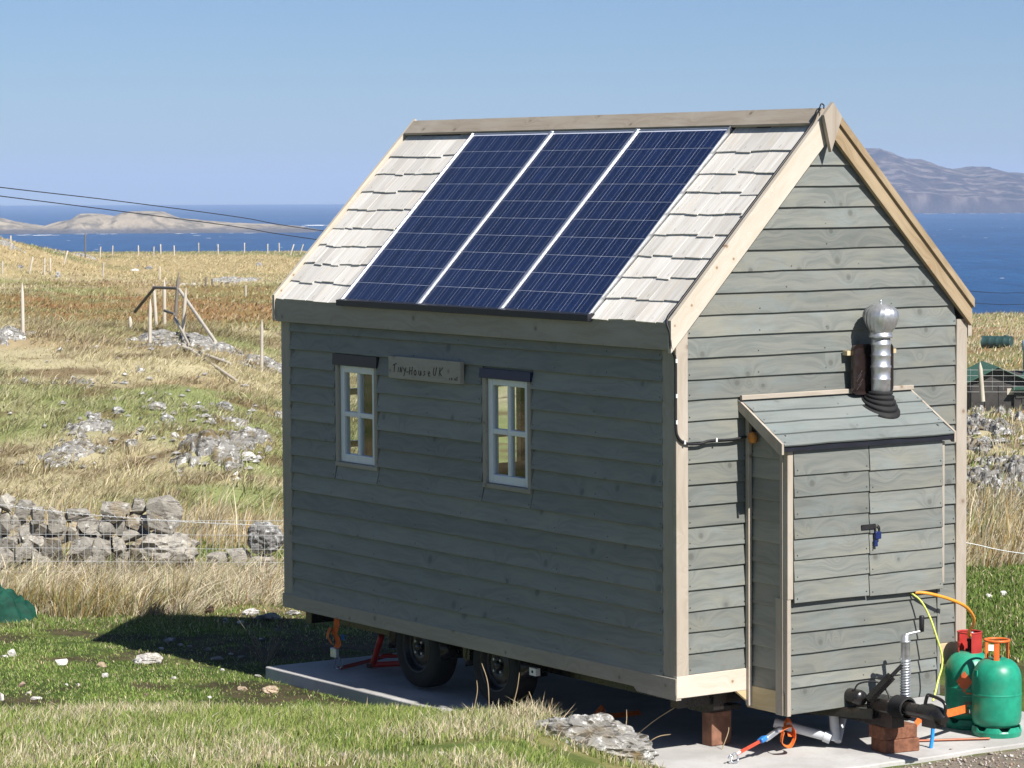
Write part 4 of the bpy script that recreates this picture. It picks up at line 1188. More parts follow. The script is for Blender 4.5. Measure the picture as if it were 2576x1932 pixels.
# ---- roof
roof = empty('roof', parent=house)
SL = Vector((RX + .044, 0, RZ - EZ)).normalized()
NR = Vector((-SL.z, 0, SL.x))
SLEN = Vector((RX + .044, 0, RZ - EZ)).length
def rp(s, y, n=0.0): return Vector((-.044, 0, EZ)) + SL * s + NR * n + Vector((0, y, 0))
dk = MB()
for sgn in (0, 1):
    a = [(-.03, EZ - .03), (RX, RZ - .03), (RX, RZ - .09), (.0, EZ - .06)]
    if sgn: a = [(HW - p[0], p[1]) for p in a]
    dk.prism(a, 1, .03, HL - .03)
dk.build('roof_deck', M['roofing'], roof)
NC = 9; EXP = SLEN * .915 / NC
def shingle_course(i, y_lo, y_hi):
    y = y_hi
    while y > y_lo + .02:
        w = random.choice((.11, .13, .15, .17, .19, .21))
        w = min(w, y - y_lo)
        if y - w - y_lo < .06: w = y - y_lo
        jit = random.uniform(-.012, .012) if i > 0 else random.uniform(-.005, .008)
        s0 = i * EXP - .012 + jit
        ln = EXP + .045; th = random.uniform(.006, .009)
        if s0 + ln > SLEN - .03: ln = SLEN - .03 - s0
        g = .0018
        mb = MB()
        sk = random.uniform(-.004, .004)
        v = [(-w / 2 + g, sk, 0), (w / 2 - g, -sk, 0), (w / 2 - g, ln, 0), (-w / 2 + g, ln, 0), (-w / 2 + g, sk, th), (w / 2 - g, -sk, th), (w / 2 - g, ln, .004), (-w / 2 + g, ln, .004)]
        mb.add(v, [(3, 2, 1, 0), (4, 5, 6, 7), (0, 1, 5, 4), (2, 3, 7, 6), (1, 2, 6, 5), (3, 0, 4, 7)])
        if random.random() < .8:
            cx_ = random.uniform(-.25, .25) * w; y0_ = random.uniform(.018, .03); l_ = random.uniform(.018, .032); zt = th + (.004 - th) * .04 / ln + .0008
            mb.add([(cx_ - .0016, y0_, zt), (cx_ + .0016, y0_, zt), (cx_ + .0012, y0_ + l_, zt - .0001), (cx_ - .0012, y0_ + l_, zt - .0001)], [(0, 1, 2, 3)])
        lift = .008 + random.uniform(0, .003)
        o = rp(s0, y - w / 2, -.012 + lift)
        d = (SL * ln - NR * lift).normalized()
        sme = mb.mesh('shingle'); sme.materials.append(M['shingle']); sme.materials.append(M['nail'])
        if len(sme.polygons) > 6: sme.polygons[6].material_index = 1
        link('shingle', sme, None, roof, frame_m(o, (0, -1, 0), d))
        y -= w
for i in range(NC):
    shingle_course(i, 3.832, HL - .012)
    shingle_course(i, .008, .815)
plank('ridge_board', M['ridge'], roof, rp(SLEN - .135, HL - .01, .012), (0, -1, 0), SL, HL - .02, .137, .020)
SR = Vector((-SL.x, 0, SL.z))
plank('ridge_board', M['ridge'], roof, Vector((HW + .044, .01, EZ)) + SR * (SLEN - .135) + Vector((-NR.x, 0, NR.z)) * .012, (0, 1, 0), SR, HL - .02, .137, .020)
# fascia along the eave
plank('fascia', M['fascia'], roof, (-.012, HL - .005, 2.524), (0, -1, 0), UP, HL - .005, .168, .034)
plank('fascia', M['fascia'], roof, (HW + .012, .005, 2.524), (0, 1, 0), UP, HL - .005, .168, .034)

# barge boards, apex plate
def barge(side_, y0, y1, mat, x_end, top, depth, name='barge_board'):
    L = math.hypot(RX - x_end, (RX - x_end) * SLOPE)
    mb = MB()
    # local x up the slope, local y across; vertical end cuts
    k = SL.x / SL.z; sh = depth * SL.x / SL.z * 0
    import_ang = math.atan2(SL.z, SL.x)
    off = depth * math.tan(import_ang)
    T_ = abs(y1 - y0)
    pr = [(0, 0), (L, 0), (L - off, -depth), (-off, -depth)]
    v = [(p[0], p[1], z) for z in (0, T_) for p in pr]
    mb.add(v, [(3, 2, 1, 0), (4, 5, 6, 7), (0, 1, 5, 4), (1, 2, 6, 5), (2, 3, 7, 6), (3, 0, 4, 7)])
    me = mb.mesh(name)
    if side_ == 'L':
        m = frame_m((x_end, max(y0, y1), roof_z(x_end) + top), SL, NR)
    else:
        for p in me.vertices: p.co.y = -p.co.y
        xe = HW - x_end
        m = frame_m((xe, max(y0, y1), roof_z(x_end) + top), SR, (-NR.x * -1, 0, -NR.z))
        m = frame_m((xe, max(y0, y1), roof_z(x_end) + top), SR, (NR.x, 0, -NR.z))
    bm = bmesh.new(); bm.from_mesh(me); bmesh.ops.recalc_face_normals(bm, faces=bm.faces); bm.to_mesh(me); bm.free()
    return link(name, me, mat, roof, m)
barge('L', -.034, -.002, M['pale'], -.066, .035, .138)
barge('R', -.034, -.002, M['brown'], -.012, .030, .115)
barge('R', -.052, -.034, M['brown'], -.018, .046, .040, 'barge_capping')
barge('L', HL, HL + .03, M['pale'], -.055, .035, .13)
barge('R', HL, HL + .03, M['pale'], -.055, .035, .13)
ap = MB(); ap.prism([(1.175, 4.030), (1.100, 3.950), (1.160, 3.720), (1.248, 3.940)], 1, -.082, -.054)
ap.build('apex_plate', M['trim'], roof)

# ---- solar panels
PW, PH, CELL = 1.0, 1.65, .1540
for p in range(3):
    pan = empty('solar_panel', parent=house)
    y_hi = 3.824 - PW * p; s0 = -.006; n0 = -.016; T_ = .038
    pm = frame_m(rp(s0, y_hi, n0), (0, -1, 0), SL)
    fw = .011
    fr = MB(); fr.box(.004, fw, 0, PH, 0, T_).box(PW - fw, PW - .004, 0, PH, 0, T_).box(fw, PW - fw, 0, fw, 0, T_).box(fw, PW - fw, PH - fw, PH, 0, T_)
    fr.build('frame', M['alu'], pan, pm)
    MB().box(fw, PW - fw, fw, PH - fw, T_ - .010, T_ - .006).build('backsheet', M['backsheet'], pan, pm)
    cme = MB().box(-CELL / 2, CELL / 2, -CELL / 2, CELL / 2, 0, .0025).mesh('cell'); cme.materials.append(M['cell'])
    cw = (PW - 2 * fw - .02) / 6; ch = (PH - 2 * fw - .03) / 10
    for i in range(6):
        for j in range(10):
            link('cell', cme, None, pan, pm @ Matrix.Translation((fw + .01 + cw * (i + .5), fw + .015 + ch * (j + .5), T_ - .0062)))
b = MB(); b.prism([(-.086, 2.712), (-.086, 2.672), (-.060, 2.668), (-.030, 2.690), (-.030, 2.722)], 1, .80, 3.845)
b.build('flashing_apron', M['black_flash'], roof)
for p in range(4):
    MB().box(-.013 if p in (1, 2) else -.005, .013 if p in (1, 2) else .005, 0, 1.655, 0, .006).build('panel_rail', M['alu'], roof, frame_m(rp(-.006, 3.824 - PW * p, .0225), (0, -1, 0), SL))

# ---- storage cupboard on the gable
cup = empty('storage_cupboard', parent=house)
X0, X1, YF = .56, 1.855, -.36
body = MB(); body.prism([(.025, .28), (YF + .02, .28), (YF + .02, 1.90), (.025, 2.15)], 0, X0 + .03, X1 - .03)
body.build('cupboard_frame', M['interior'], cup)
for k in range(13):   # left side boards
    zb = .405 + .1305 * k
    if zb > 1.95: break
    y_top = 0.0
    lap(cup, M['siding_shade_lightened'], (X0 + .03, .02, zb), (0, -1, 0), UP, .03, .36, min(.150, 2.1 - zb), wave=.0009)
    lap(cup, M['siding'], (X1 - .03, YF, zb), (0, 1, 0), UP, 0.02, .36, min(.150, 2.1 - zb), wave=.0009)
plank('side_skirt', M['yellow'], cup, (X0 + .03, .02, .268), (0, -1, 0), UP, .37, .14, .030)
b = MB(); b.prism([(X0 - .10, .378), (X0 - .002, .378), (X0 - .002, .30)], 1, -.004, .026)
b.build('skirt_bracket', M['yellow'], cup)
plank('wall_strip', M['trim'], cup, (X0 - .028, -.003, .28), UP, (0, 1, 0), 1.83, .028, .030).matrix_local = frame_m((X0 + .004, .0, .285), UP, (-1, 0, 0))
plank('corner_post', M['trim'], cup, (X0 + .044, YF + .02, .985), UP, (-1, 0, 0), .92, .044, .040)
plank('corner_post', M['fascia'], cup, (X0 + .014, YF + .02, .985), UP, (0, 1, 0), .92, .030, .034).matrix_local = frame_m((X0 + .030, YF + .024, .985), UP, (0, 1, 0))
plank('corner_post', M['trim'], cup, (X0 + .030, YF + .02, .262), UP, (-1, 0, 0), .722, .030, .036)
plank('corner_post', M['fascia'], cup, (X0 + .030, YF + .024, .262), UP, (0, 1, 0), .722, .072, .034)
plank('corner_post', M['trim'], cup, (X1, YF + .02, .985), UP, (-1, 0, 0), .90, .030, .030)
for k, (z0, z1) in enumerate([(.272, .433), (.433, .512), (.512, .641), (.641, .774), (.774, .902), (.902, .975)]):
    lap(cup, M['siding'], (0, YF + .022, z0 - .004), (1, 0, 0), UP, X0 + .032, 1.80, z1 - z0 + .018, wave=.0012)
plank('end_strip', M['siding'], cup, (1.826, YF + .022, .27), UP, (-1, 0, 0), .70, .024, .026)
ra = math.atan2(2.185 - 1.935, .40); rd = Vector((0, math.cos(ra), math.sin(ra)))
rn = Vector((0, -math.sin(ra), math.cos(ra)))
rl = .40 / math.cos(ra)
crf = empty('cupboard_roof', parent=house)
MB().box(0, 1.385, 0, rl, -.016, 0).build('roof_deck', M['roofing'], crf, frame_m((.508, -.40, 1.918), (1, 0, 0), rd))
for k in range(4):
    o = Vector((.505, -.408, 1.924)) + rd * (k * rl / 4)
    lap(crf, M['cupboard_roof'], o, (1, 0, 0), rd, 0, 1.39, rl / 4 + .02, wave=.0022, T0=.020, T1=.004)
for xx, mt in ((.488, 'trim'), (1.897, 'trim')):
    b = MB(); b.prism([(.012, 2.192), (-.412, 1.945), (-.412, 1.880), (-.385, 1.880), (.012, 2.125)], 0, xx, xx + .016)
    b.build('barge_strip', M[mt], crf)
MB().box(.506, 1.895, -.404, -.392, 1.895, 1.925).build('front_batten', M['black_flash'], crf)

# cupboard doors
M['door_edge'] = M['siding']
ZD = [.958, 1.095, 1.222, 1.351, 1.478, 1.611, 1.743, 1.905]
for di, (xa, xb) in enumerate(((.606, 1.206), (1.213, 1.822))):
    dr = empty('cupboard_door', parent=house)
    MB().box(xa + .004, xb - .004, YF - .012, YF + .012, .962, 1.895).build('door_panel', M['interior'], dr)
    for k in range(7):
        dz = .008 if di else 0
        lap(dr, M['siding'], (0, YF - .012, ZD[k] - dz), (1, 0, 0), UP, xa, xb, min(ZD[k + 1] - ZD[k] + .018, 1.9 - ZD[k] + dz), wave=.0011, T0=.020)
    if di == 0:
        h = MB(); h.box(1.138, 1.252, YF - .040, YF - .034, 1.375, 1.405); h.build('hasp', M['rim'], dr)

# cable from the roof down the corner and across to the cupboard
cb = empty('solar_cable', parent=house)
pts = [Vector((1.16, .03, 3.99)), Vector((1.10, -.015, 3.975))]
pts += [] + [rp(s_, .004, .03) for s_ in (1.62, 1.3, .9, .5, .15, .0)]
pts += [Vector((-.064, -.020, 2.63)), Vector((-.060, -.026, 2.54)), Vector((-.016, -.010, 2.47)), Vector((-.012, -.008, 2.30)), Vector((-.012, -.008, 2.06)), Vector((.0, -.012, 1.99)), Vector((.05, -.014, 1.95)), Vector((.16, -.012, 1.938)), Vector((.25, -.012, 1.952)), Vector((.42, -.012, 1.950)), Vector((.53, -.012, 1.962))]
MB().tube(curve_pts(pts, 5), .0095, 6).build('cable_run', M['cable'], cb)
MB().tube(curve_pts([(1.11, -.02, 3.97), (1.118, -.03, 4.018), (1.142, -.03, 4.012), (1.14, -.03, 3.99)], 6), .0045, 6).build('cable_loop', M['cable'], cb)
for q in ((-.014, -.014, 2.46), (-.012, -.014, 2.24), (-.012, -.014, 2.08), (.045, -.020, 1.955), (.29, -.020, 1.956)):
    MB().box(q[0] - .006, q[0] + .006, q[1] - .008, q[1] + .006, q[2] - .012, q[2] + .012).build('cable_clip', M['clip'], cb)
b = MB(); b.lathe([(0.0, -.038), (.024, -.036), (.036, -.026), (.036, -.010), (.020, 0.0)], (X0 + .006, -.055, 1.958), 16, 'X')
b.build('cable_gland', M['orange_knob'], cb)

# flue, cowl, boot, heat shield
FX, FY = 1.523, -.135
fl = empty('flue', parent=house)
prof = [(.060, 2.08), (.060, 2.28), (.063, 2.283), (.063, 2.292), (.060, 2.295), (.062, 2.355), (.066, 2.36), (.066, 2.372), (.061, 2.376), (.061, 2.43), (.064, 2.434), (.064, 2.444), (.061, 2.448), (.061, 2.50), (.064, 2.504), (.064, 2.512), (.061, 2.516), (.060, 2.56), (.0, 2.56)]
MB().lathe(prof, (FX, FY, 0), 36).build('pipe', M['steel'], fl)
MB().lathe([(.058, 2.548), (.074, 2.550), (.076, 2.556), (.076, 2.566), (.070, 2.572), (.072, 2.582), (.0, 2.585)], (FX, FY, 0), 36).build('collar', M['steel'], fl)
cw = MB()   # turbine cowl: overlapping curved vanes
NV = 22
for k in range(NV):
    a0 = 2 * math.pi * k / NV; v = []; m_ = 9
    for j in range(m_):
        u = j / (m_ - 1)
        r0 = float(np.interp(u, [0, .15, .35, .6, .8, .93, 1], [.070, .088, .105, .113, .108, .086, .058])); r1 = r0 * 1.03
        z = 2.585 + .170 * u
        tw = .30 * u
        v += [(FX + r0 * math.cos(a0 + tw), FY + r0 * math.sin(a0 + tw), z), (FX + r1 * math.cos(a0 + tw + .31), FY + r1 * math.sin(a0 + tw + .31), z)]
    cw.add(v, [(2 * j, 2 * j + 1, 2 * j + 3, 2 * j + 2) for j in range(m_ - 1)], True)
cw.lathe([(.068, 2.575), (.072, 2.59)], (FX, FY, 0), 28)
cw.lathe([(.062, 2.742), (.050, 2.758), (.012, 2.764), (.0, 2.764)], (FX, FY, 0), 28)
cw.build('cowl', M['steel'], fl)
MB().lathe([(.0, 2.76), (.006, 2.762), (.006, 2.772), (.009, 2.776), (.007, 2.788), (.0, 2.79)], (FX, FY, 0), 10).build('cowl_pin', M['steel'], fl)
bt = MB(); prof = []
for k in range(6):
    r = .067 + .009 * k + .0012 * k * k; z = -.022 * k
    prof += [(r, z), (r + .010, z - .004), (r + .011, z - .013), (r + .003, z - .018)]
vv = MB().lathe(prof, (0, 0, 0), 32)
# shear the flared boot so its foot lies on the sloping roof
vv.v = [(FX + p[0], FY + p[1] * (1 + .0 * p[2]) - (.0 if p[2] > -.02 else -.18 * (p[2] + .02) * -1), 2.205 + p[2] + p[1] * math.tan(ra) * min(1, -p[2] / .12)) for p in vv.v]
vv.build('rubber_boot', M['black_rubber'], fl)
hs = empty('heat_shield', parent=house)
def rrect(w, h, r, n=5):
    out = []
    for cx, cz, a in ((w / 2 - r, h / 2 - r, 0), (-w / 2 + r, h / 2 - r, 90), (-w / 2 + r, -h / 2 + r, 180), (w / 2 - r, -h / 2 + r, 270)):
        for k in range(n): t_ = math.radians(a + 90 * k / (n - 1)); out.append((cx + r * math.cos(t_), cz + r * math.sin(t_)))
    return out
sh = MB(); o1 = rrect(.335, .325, .035); o2 = rrect(.29, .28, .028); n_ = len(o1); cxs, czs = 1.52, 2.345
v = [(cxs + p[0], -.045, czs + p[1]) for p in o1] + [(cxs + p[0], -.070, czs + p[1]) for p in o1] + [(cxs + p[0], -.060, czs + p[1]) for p in o2]
sh.add(v, [(i, (i + 1) % n_, n_ + (i + 1) % n_, n_ + i) for i in range(n_)] + [(n_ + i, n_ + (i + 1) % n_, 2 * n_ + (i + 1) % n_, 2 * n_ + i) for i in range(n_)] + [tuple(range(2 * n_, 3 * n_))])
sh.build('shield_tray', M['shield'], hs)
for sx_ in (-1, 1):
    for k in range(4):
        xx = cxs + (-.115 if sx_ < 0 else .085) + .012 * (k % 2); zz = 2.235 + .030 * k
        MB().tube([(xx - .018, -.0615, zz - .022), (xx + .022, -.0615, zz + .022)], .0022, 6).build('rib', M['shield'], hs)
MB().box(1.325, 1.735, -.042, 0.004, 2.440, 2.468).build('spacer_batten', M['yellow'], hs)

# ------------------------------------------------------------------ trailer under the house
tr = empty('trailer', (0, 0, 0), (AY_, -AX_, 0))
tag(tr, 'black twin-axle trailer chassis with drawbar and jockey wheel under the house', 'trailer')
for xx in (.36, HW - .44):
    MB().box(xx, xx + .08, .10, HL - .15, .255, .375).build('chassis_beam', M['black_paint'], tr)
MB().box(.10, HW - .10, HL - .22, HL - .14, .29, .375).build('cross_member', M['black_paint'], tr)
MB().box(.10, HW - .10, .12, .20, .29, .375).build('cross_member', M['black_paint'], tr)
MB().box(.10, HW - .10, 2.45, 2.53, .29, .375).build('cross_member', M['black_paint'], tr)
MB().box(.06, HW - .06, .04, HL - .04, .378, .415).build('deck', M['black_paint'], tr)
WR = .287
def wheel(x, y, face):
    w = empty('wheel', parent=tr)
    ty = [(.175, -.085), (.20, -.092), (.245, -.094), (.275, -.082), (.285, -.066), (WR, -.03), (WR, .03), (.285, .066), (.275, .082), (.245, .094), (.20, .092), (.175, .085), (.165, .06), (.165, -.06), (.175, -.085)]
    MB().lathe(ty, (x, y, WR + .002), 40, 'X').build('tyre', M['black_rubber'], w)
    rm = MB(); s_ = face
    rm.lathe([(.178, s_ * .088), (.170, s_ * .092), (.163, s_ * .08), (.158, s_ * .05), (.150, s_ * .035), (.120, s_ * .045), (.085, s_ * .062), (.055, s_ * .058), (.050, s_ * .045), (.0, s_ * .045)], (x, y, WR + .002), 32, 'X')
    rm.build('rim', M['rim'], w)
    MB().lathe([(.0, s_ * .085), (.022, s_ * .083), (.032, s_ * .070), (.034, s_ * .044)], (x, y, WR + .002), 20, 'X').build('hub_cap', M['black_paint'], w)
    for k in range(4):
        a = math.pi / 4 + k * math.pi / 2
        MB().lathe([(.0, s_ * .074), (.009, s_ * .073), (.010, s_ * .055)], (x, y + .055 * math.cos(a), WR + .055 * math.sin(a)), 6, 'X', False).build('wheel_nut', M['galv'], w)
    for k in range(8):
        a = k * math.pi / 4 + .2
        MB().lathe([(.0, s_ * .0485), (.014, s_ * .0482), (.015, s_ * .040)], (x, y + .118 * math.cos(a), WR + .118 * math.sin(a)), 8, 'X').build('rim_hole', M['black_rubber'], w)
for yy in (3.14, 2.16):
    wheel(.20, yy, -1)
    wheel(HW - .20, yy, 1)
    MB().tube([(.22, yy, WR), (HW - .22, yy, WR)], .03, 10).build('axle', M['black_paint'], tr)
    mg = MB(); n_ = 14
    v = []
    for k in range(n_ + 1):
        a = math.radians(-8 + 196 * k / n_); r = WR + .045
        for xx in (.095, .31): v.append((xx, yy + r * math.cos(a), min(.372, WR + .002 + r * math.sin(a))))
    mg.add(v, [(2 * k, 2 * k + 1, 2 * k + 3, 2 * k + 2) for k in range(n_)], True)
    o = mg.build('mudguard', M['black_paint'], tr); sm_ = o.modifiers.new('thick', 'SOLIDIFY'); sm_.thickness = .006
MB().box(.10, .135, 1.66, 1.735, .285, .335).build('marker_bracket', M['white_plastic'], tr)
MB().lathe([(.0, 0), (.010, 0), (.010, .004)], (.098, 1.70, .31), 10, 'X').build('marker_hole', M['black_rubber'], tr)
# drawbar
DX = 1.19
db = MB(); db.box(DX - .05, DX + .05, -.68, .15, .170, .262); db.build('drawbar', M['black_paint'], tr)
for sg in (-1, 1):
    MB().tube([(DX + sg * .42, .18, .24), (DX + sg * .06, -.52, .24)], .045, 4, False).build('drawbar_brace', M['black_paint'], tr)
bevel(MB().box(DX - .07, DX + .07, -.66, -.46, .262, .345).build('coupling_housing', M['black_paint'], tr), .012, 2)
lm = MB(); lm.lathe([(.0, -.075), (.042, -.072), (.050, -.05), (.050, .05), (.042, .072), (.0, .075)], (DX - .11, -.40, .335), 18, 'Y'); lm.build('lamp_housing', M['black_paint'], tr)
gt = MB(); pr = []
for k in range(6): pr += [(.062, -.02 * k), (.074, -.02 * k - .006), (.060, -.02 * k - .014)]
gt.lathe([(p[0], p[1]) for p in pr], (DX, -.66, .300), 24, 'Y'); gt.build('damper_gaiter', M['black_rubber'], tr)
cp = MB(); cp.tube([(DX, -.76, .300), (DX, -.92, .300)], [.045, .042], 14); cp.build('coupling_shaft', M['black_paint'], tr)
hd = MB(); hd.tube([(DX, -.90, .302), (DX, -.96, .305), (DX, -1.05, .295), (DX, -1.10, .275)], [.048, .058, .056, .030], 14); hd.box(DX - .05, DX + .05, -1.06, -.95, .225, .29); hd.build('coupling_head', M['black_paint'], tr)
MB().tube(curve_pts([(DX - .01, -.93, .335), (DX - .01, -.955, .405), (DX, -.97, .412), (DX, -1.06, .400), (DX, -1.105, .37), (DX, -1.10, .305)], 5), .011, 8).build('coupling_handle', M['black_paint'], tr)
MB().tube([(DX - .10, -.52, .33), (DX + .0, -.62, .485)], .030, 4, False).build('handbrake_lever', M['black_paint'], tr).rotation_euler = (0, 0, 0)
MB().tube([(DX + .0, -.62, .485), (DX + .085, -.66, .575)], .013, 8).build('handbrake_grip', M['black_paint'], tr)
JX, JY = DX + .085, -.65
jk = empty('jockey_wheel', parent=tr)
MB().lathe([(.027, .30), (.027, .50), (.0285, .505), (.0285, .690), (.033, .692), (.033, .700), (.022, .702), (.022, .735), (.0, .737)], (JX, JY, 0), 22).build('tube', M['galv'], jk)
MB().tube([(JX + .031 * math.cos(k * .7), JY + .031 * math.sin(k * .7), .325 + .0019 * k) for k in range(140)], .0055, 5).build('thread', M['galv'], jk)
MB().tube([(JX, JY, .735), (JX + .03, JY - .005, .742), (JX + .075, JY - .03, .752), (JX + .10, JY - .04, .756)], .009, 7).build('crank_arm', M['galv'], jk)
MB().lathe([(.0, .752), (.015, .753), (.016, .80), (.017, .845), (.014, .852), (.0, .853)], (JX + .098, JY - .04, 0), 14).build('crank_grip', M['cable'], jk)
MB().lathe([(.040, .235), (.046, .25), (.046, .335), (.035, .345)], (JX, JY, 0), 20).build('clamp', M['black_paint'], jk)
MB().tube(curve_pts([(DX - .14, -.42, .35), (DX - .12, -.45, .425), (DX - .03, -.53, .435), (DX + .01, -.58, .36), (DX + .0, -.62, .29), (DX + .03, -.68, .235)], 6), .006, 6).build('breakaway_cable', M['cable'], tr)
# waste pipes under the front
wp = empty('waste_pipe', (0, 0, 0)); tag(wp, 'pale grey plastic waste pipe lying under the drawbar', 'pipe')
MB().tube([(.78, .02, .15), (1.00, -.20, .075)], .030, 14).build('pipe', M['grey_plastic'], wp)
MB().tube([(1.00, -.20, .075), (1.03, -.23, .06)], .037, 14).build('elbow', M['grey_plastic'], wp)
MB().tube([(1.06, -.22, .24), (1.06, -.24, .045)], .030, 14).build('down_pipe', M['grey_plastic'], wp)
MB().tube([(1.20, -.16, .20), (1.07, -.25, .04)], .024, 12).build('branch', M['grey_plastic'], wp)

# ------------------------------------------------------------------ supports
b = MB(); b.box(-.082, .082, -.05, .05, 0, .215)
pb = bevel(b.build('support_block', M['block'], None, Matrix.Translation((.53, .285, .001)) @ Matrix.Rotation(.05, 4, 'Z')), .008, 2)
tag(pb, 'rust-brown block standing upright under the near corner of the house', 'block')
pl = tag(MB().box(.39, .67, .22, .40, .222, .250).build('packing_plate', M['black_paint']), 'thin dark packing plate on top of the upright brown block', 'plate')
bm_ = Matrix.Translation((1.30, -.53, .001)) @ Matrix.Rotation(math.radians(-8), 4, 'Z')
def brickmesh(m, lab):
    mb = MB(); n_ = 5; vs_ = []
    mb.box(-.125, .125, -.085, .085, 0, .083)
    o = bevel(mb.build('brick', M['brick'], None, m), .006, 2)
    return tag(o, lab, 'brick', 'bricks under the drawbar')
brickmesh(bm_, 'dark brown brick on the slab, lower of the two under the drawbar')
brickmesh(Matrix.Translation((1.288, -.522, .0845)) @ Matrix.Rotation(math.radians(-5), 4, 'Z'), 'dark brown brick, upper of the two carrying the drawbar')

# ------------------------------------------------------------------ gas cylinders
def cylinder_body(loc, lab):
    g = empty('gas_cylinder', loc); tag(g, lab, 'gas cylinder', 'green gas cylinders by the drawbar')
    R_ = .158
    prof = [(.0, .055), (.10, .055), (.135, .065), (.152, .085), (R_, .12), (R_, .18), (R_, .258), (R_, .262), (R_ + .0018, .265), (R_ + .0018, .271), (R_, .274), (R_, .278), (R_, .33), (R_, .36), (.154, .395), (.142, .430), (.120, .462), (.090, .484), (.060, .494), (.0, .498)]
    MB().lathe(prof, (0, 0, 0), 48).build('body', M['gas_green'], g)
    ft = MB()
    n_ = 48
    v = []; 
    for k in range(n_):
        a = 2 * math.pi * k / n_
        notch = (k % 8) in (0, 1, 2)
        for r, z in ((.150, .0), (.154, .0), (.160, .030), (.154, .062 if not notch else .040), (.148, .062 if not notch else .040)):
            v.append((r * math.cos(a), r * math.sin(a), z))
    ft.add(v, [(k * 5 + j, ((k + 1) % n_) * 5 + j, ((k + 1) % n_) * 5 + (j + 1) % 5, k * 5 + (j + 1) % 5) for k in range(n_) for j in range(5)])
    ft.build('foot_ring', M['gas_green'], g)
    MB().lathe([(.0, .49), (.028, .492), (.028, .508), (.014, .512), (.014, .555), (.019, .558), (.019, .575), (.0, .578)], (0, 0, 0), 14).build('valve', M['rim'], g)
    return g
g2 = cylinder_body((2.195, -.49, .001), 'green gas cylinder with a bare orange handle, the nearer of the pair')
hn = MB()
def bar(mb, a0, a1, z0, z1, r, n_=6, th=.005):
    v = []
    for k in range(n_ + 1):
        a = a0 + (a1 - a0) * k / n_
        for rr, z in ((r, z0), (r + th, z0), (r + th, z1), (r, z1)): v.append((rr * math.cos(a), rr * math.sin(a), z))
    mb.add(v, [(k * 4 + j, (k + 1) * 4 + j, (k + 1) * 4 + (j + 1) % 4, k * 4 + (j + 1) % 4) for k in range(n_) for j in range(4)] + [(3, 2, 1, 0), (n_ * 4, n_ * 4 + 1, n_ * 4 + 2, n_ * 4 + 3)])
    return mb
for a in (-15, 105, 225):
    bar(hn, math.radians(a - 13), math.radians(a + 13), .468, .605, .075)
hn.build('handle', M['gas_orange'], g2)
MB().tube([(.077 * math.cos(2 * math.pi * k / 28), .077 * math.sin(2 * math.pi * k / 28), .608) for k in range(29)], .009, 8, caps=False).build('handle_ring', M['gas_orange'], g2)
MB().box(-.158, -.150, .015, .045, .385, .425).build('maker_tag', M['gas_green'], g2)
g1 = cylinder_body((2.262, -.165, .001), 'green gas cylinder with a red collar and an orange hose attached')
cl = MB(); bar(cl, math.radians(-125), math.radians(165), .470, .620, .075, 28)
cl.build('collar', M['gas_red'], g1)
MB().tube([(.077 * math.cos(2 * math.pi * k / 28), .077 * math.sin(2 * math.pi * k / 28), .618) for k in range(29)], .006, 8, caps=False).build('collar_rim', M['gas_red'], g1)
MB().lathe([(.0, .575), (.020, .578), (.022, .60), (.012, .605), (.012, .62), (.0, .622)], (0, -.02, 0), 14).build('regulator', M['galv'], g1)
MB().box(.0, .075, -.100, -.098, .505, .545).build('paper_tag', M['label_white'], g1, Matrix.Rotation(math.radians(6), 4, 'Y'))
def on_cyl(pts, ang, r=.1595):
    return [(r * math.cos(ang + p[0] / r), r * math.sin(ang + p[0] / r), p[1]) for p in pts]
A0 = math.radians(-145)
dm = MB(); n_ = 8
v = []
for j in range(n_ + 1):
    for k in range(n_ + 1):
        p, q = (j / n_ - .5) * .075, (k / n_ - .5) * .075
        v.append(((p - q) * .707, .315 + (p + q) * .95))
dm.add(on_cyl(v, A0), [(j * 9 + k, j * 9 + k + 1, (j + 1) * 9 + k + 1, (j + 1) * 9 + k) for j in range(n_) for k in range(n_)], True)
dm.build('hazard_diamond', M['label_orange'], g1)
def strip(w, h, x, z, name, mat, ang=A0, r=.1595):
    m_ = 6; v = []
    for j in range(m_ + 1):
        for q in (0, 1): v.append((x + (j / m_) * w, z + q * h))
    MB().add(on_cyl(v, ang, r), [(2 * j, 2 * j + 2, 2 * j + 3, 2 * j + 1) for j in range(m_)], True).build(name, mat, g1)
M['print_brown'] = plain('worn_red_print', (0.12, 0.10, 0.055), 0.5)
M['print_pale'] = plain('pale_green_print', (0.10, 0.42, 0.33), 0.5)
strip(.05, .010, .012, .235, 'printed_line', M['label_orange'])
strip(.075, .004, -.012, .218, 'printed_line', M['print_pale'])
strip(.07, .022, .0, .165, 'printed_block', M['print_brown'])
strip(.07, .022, .0, .105, 'printed_block', M['print_brown'])

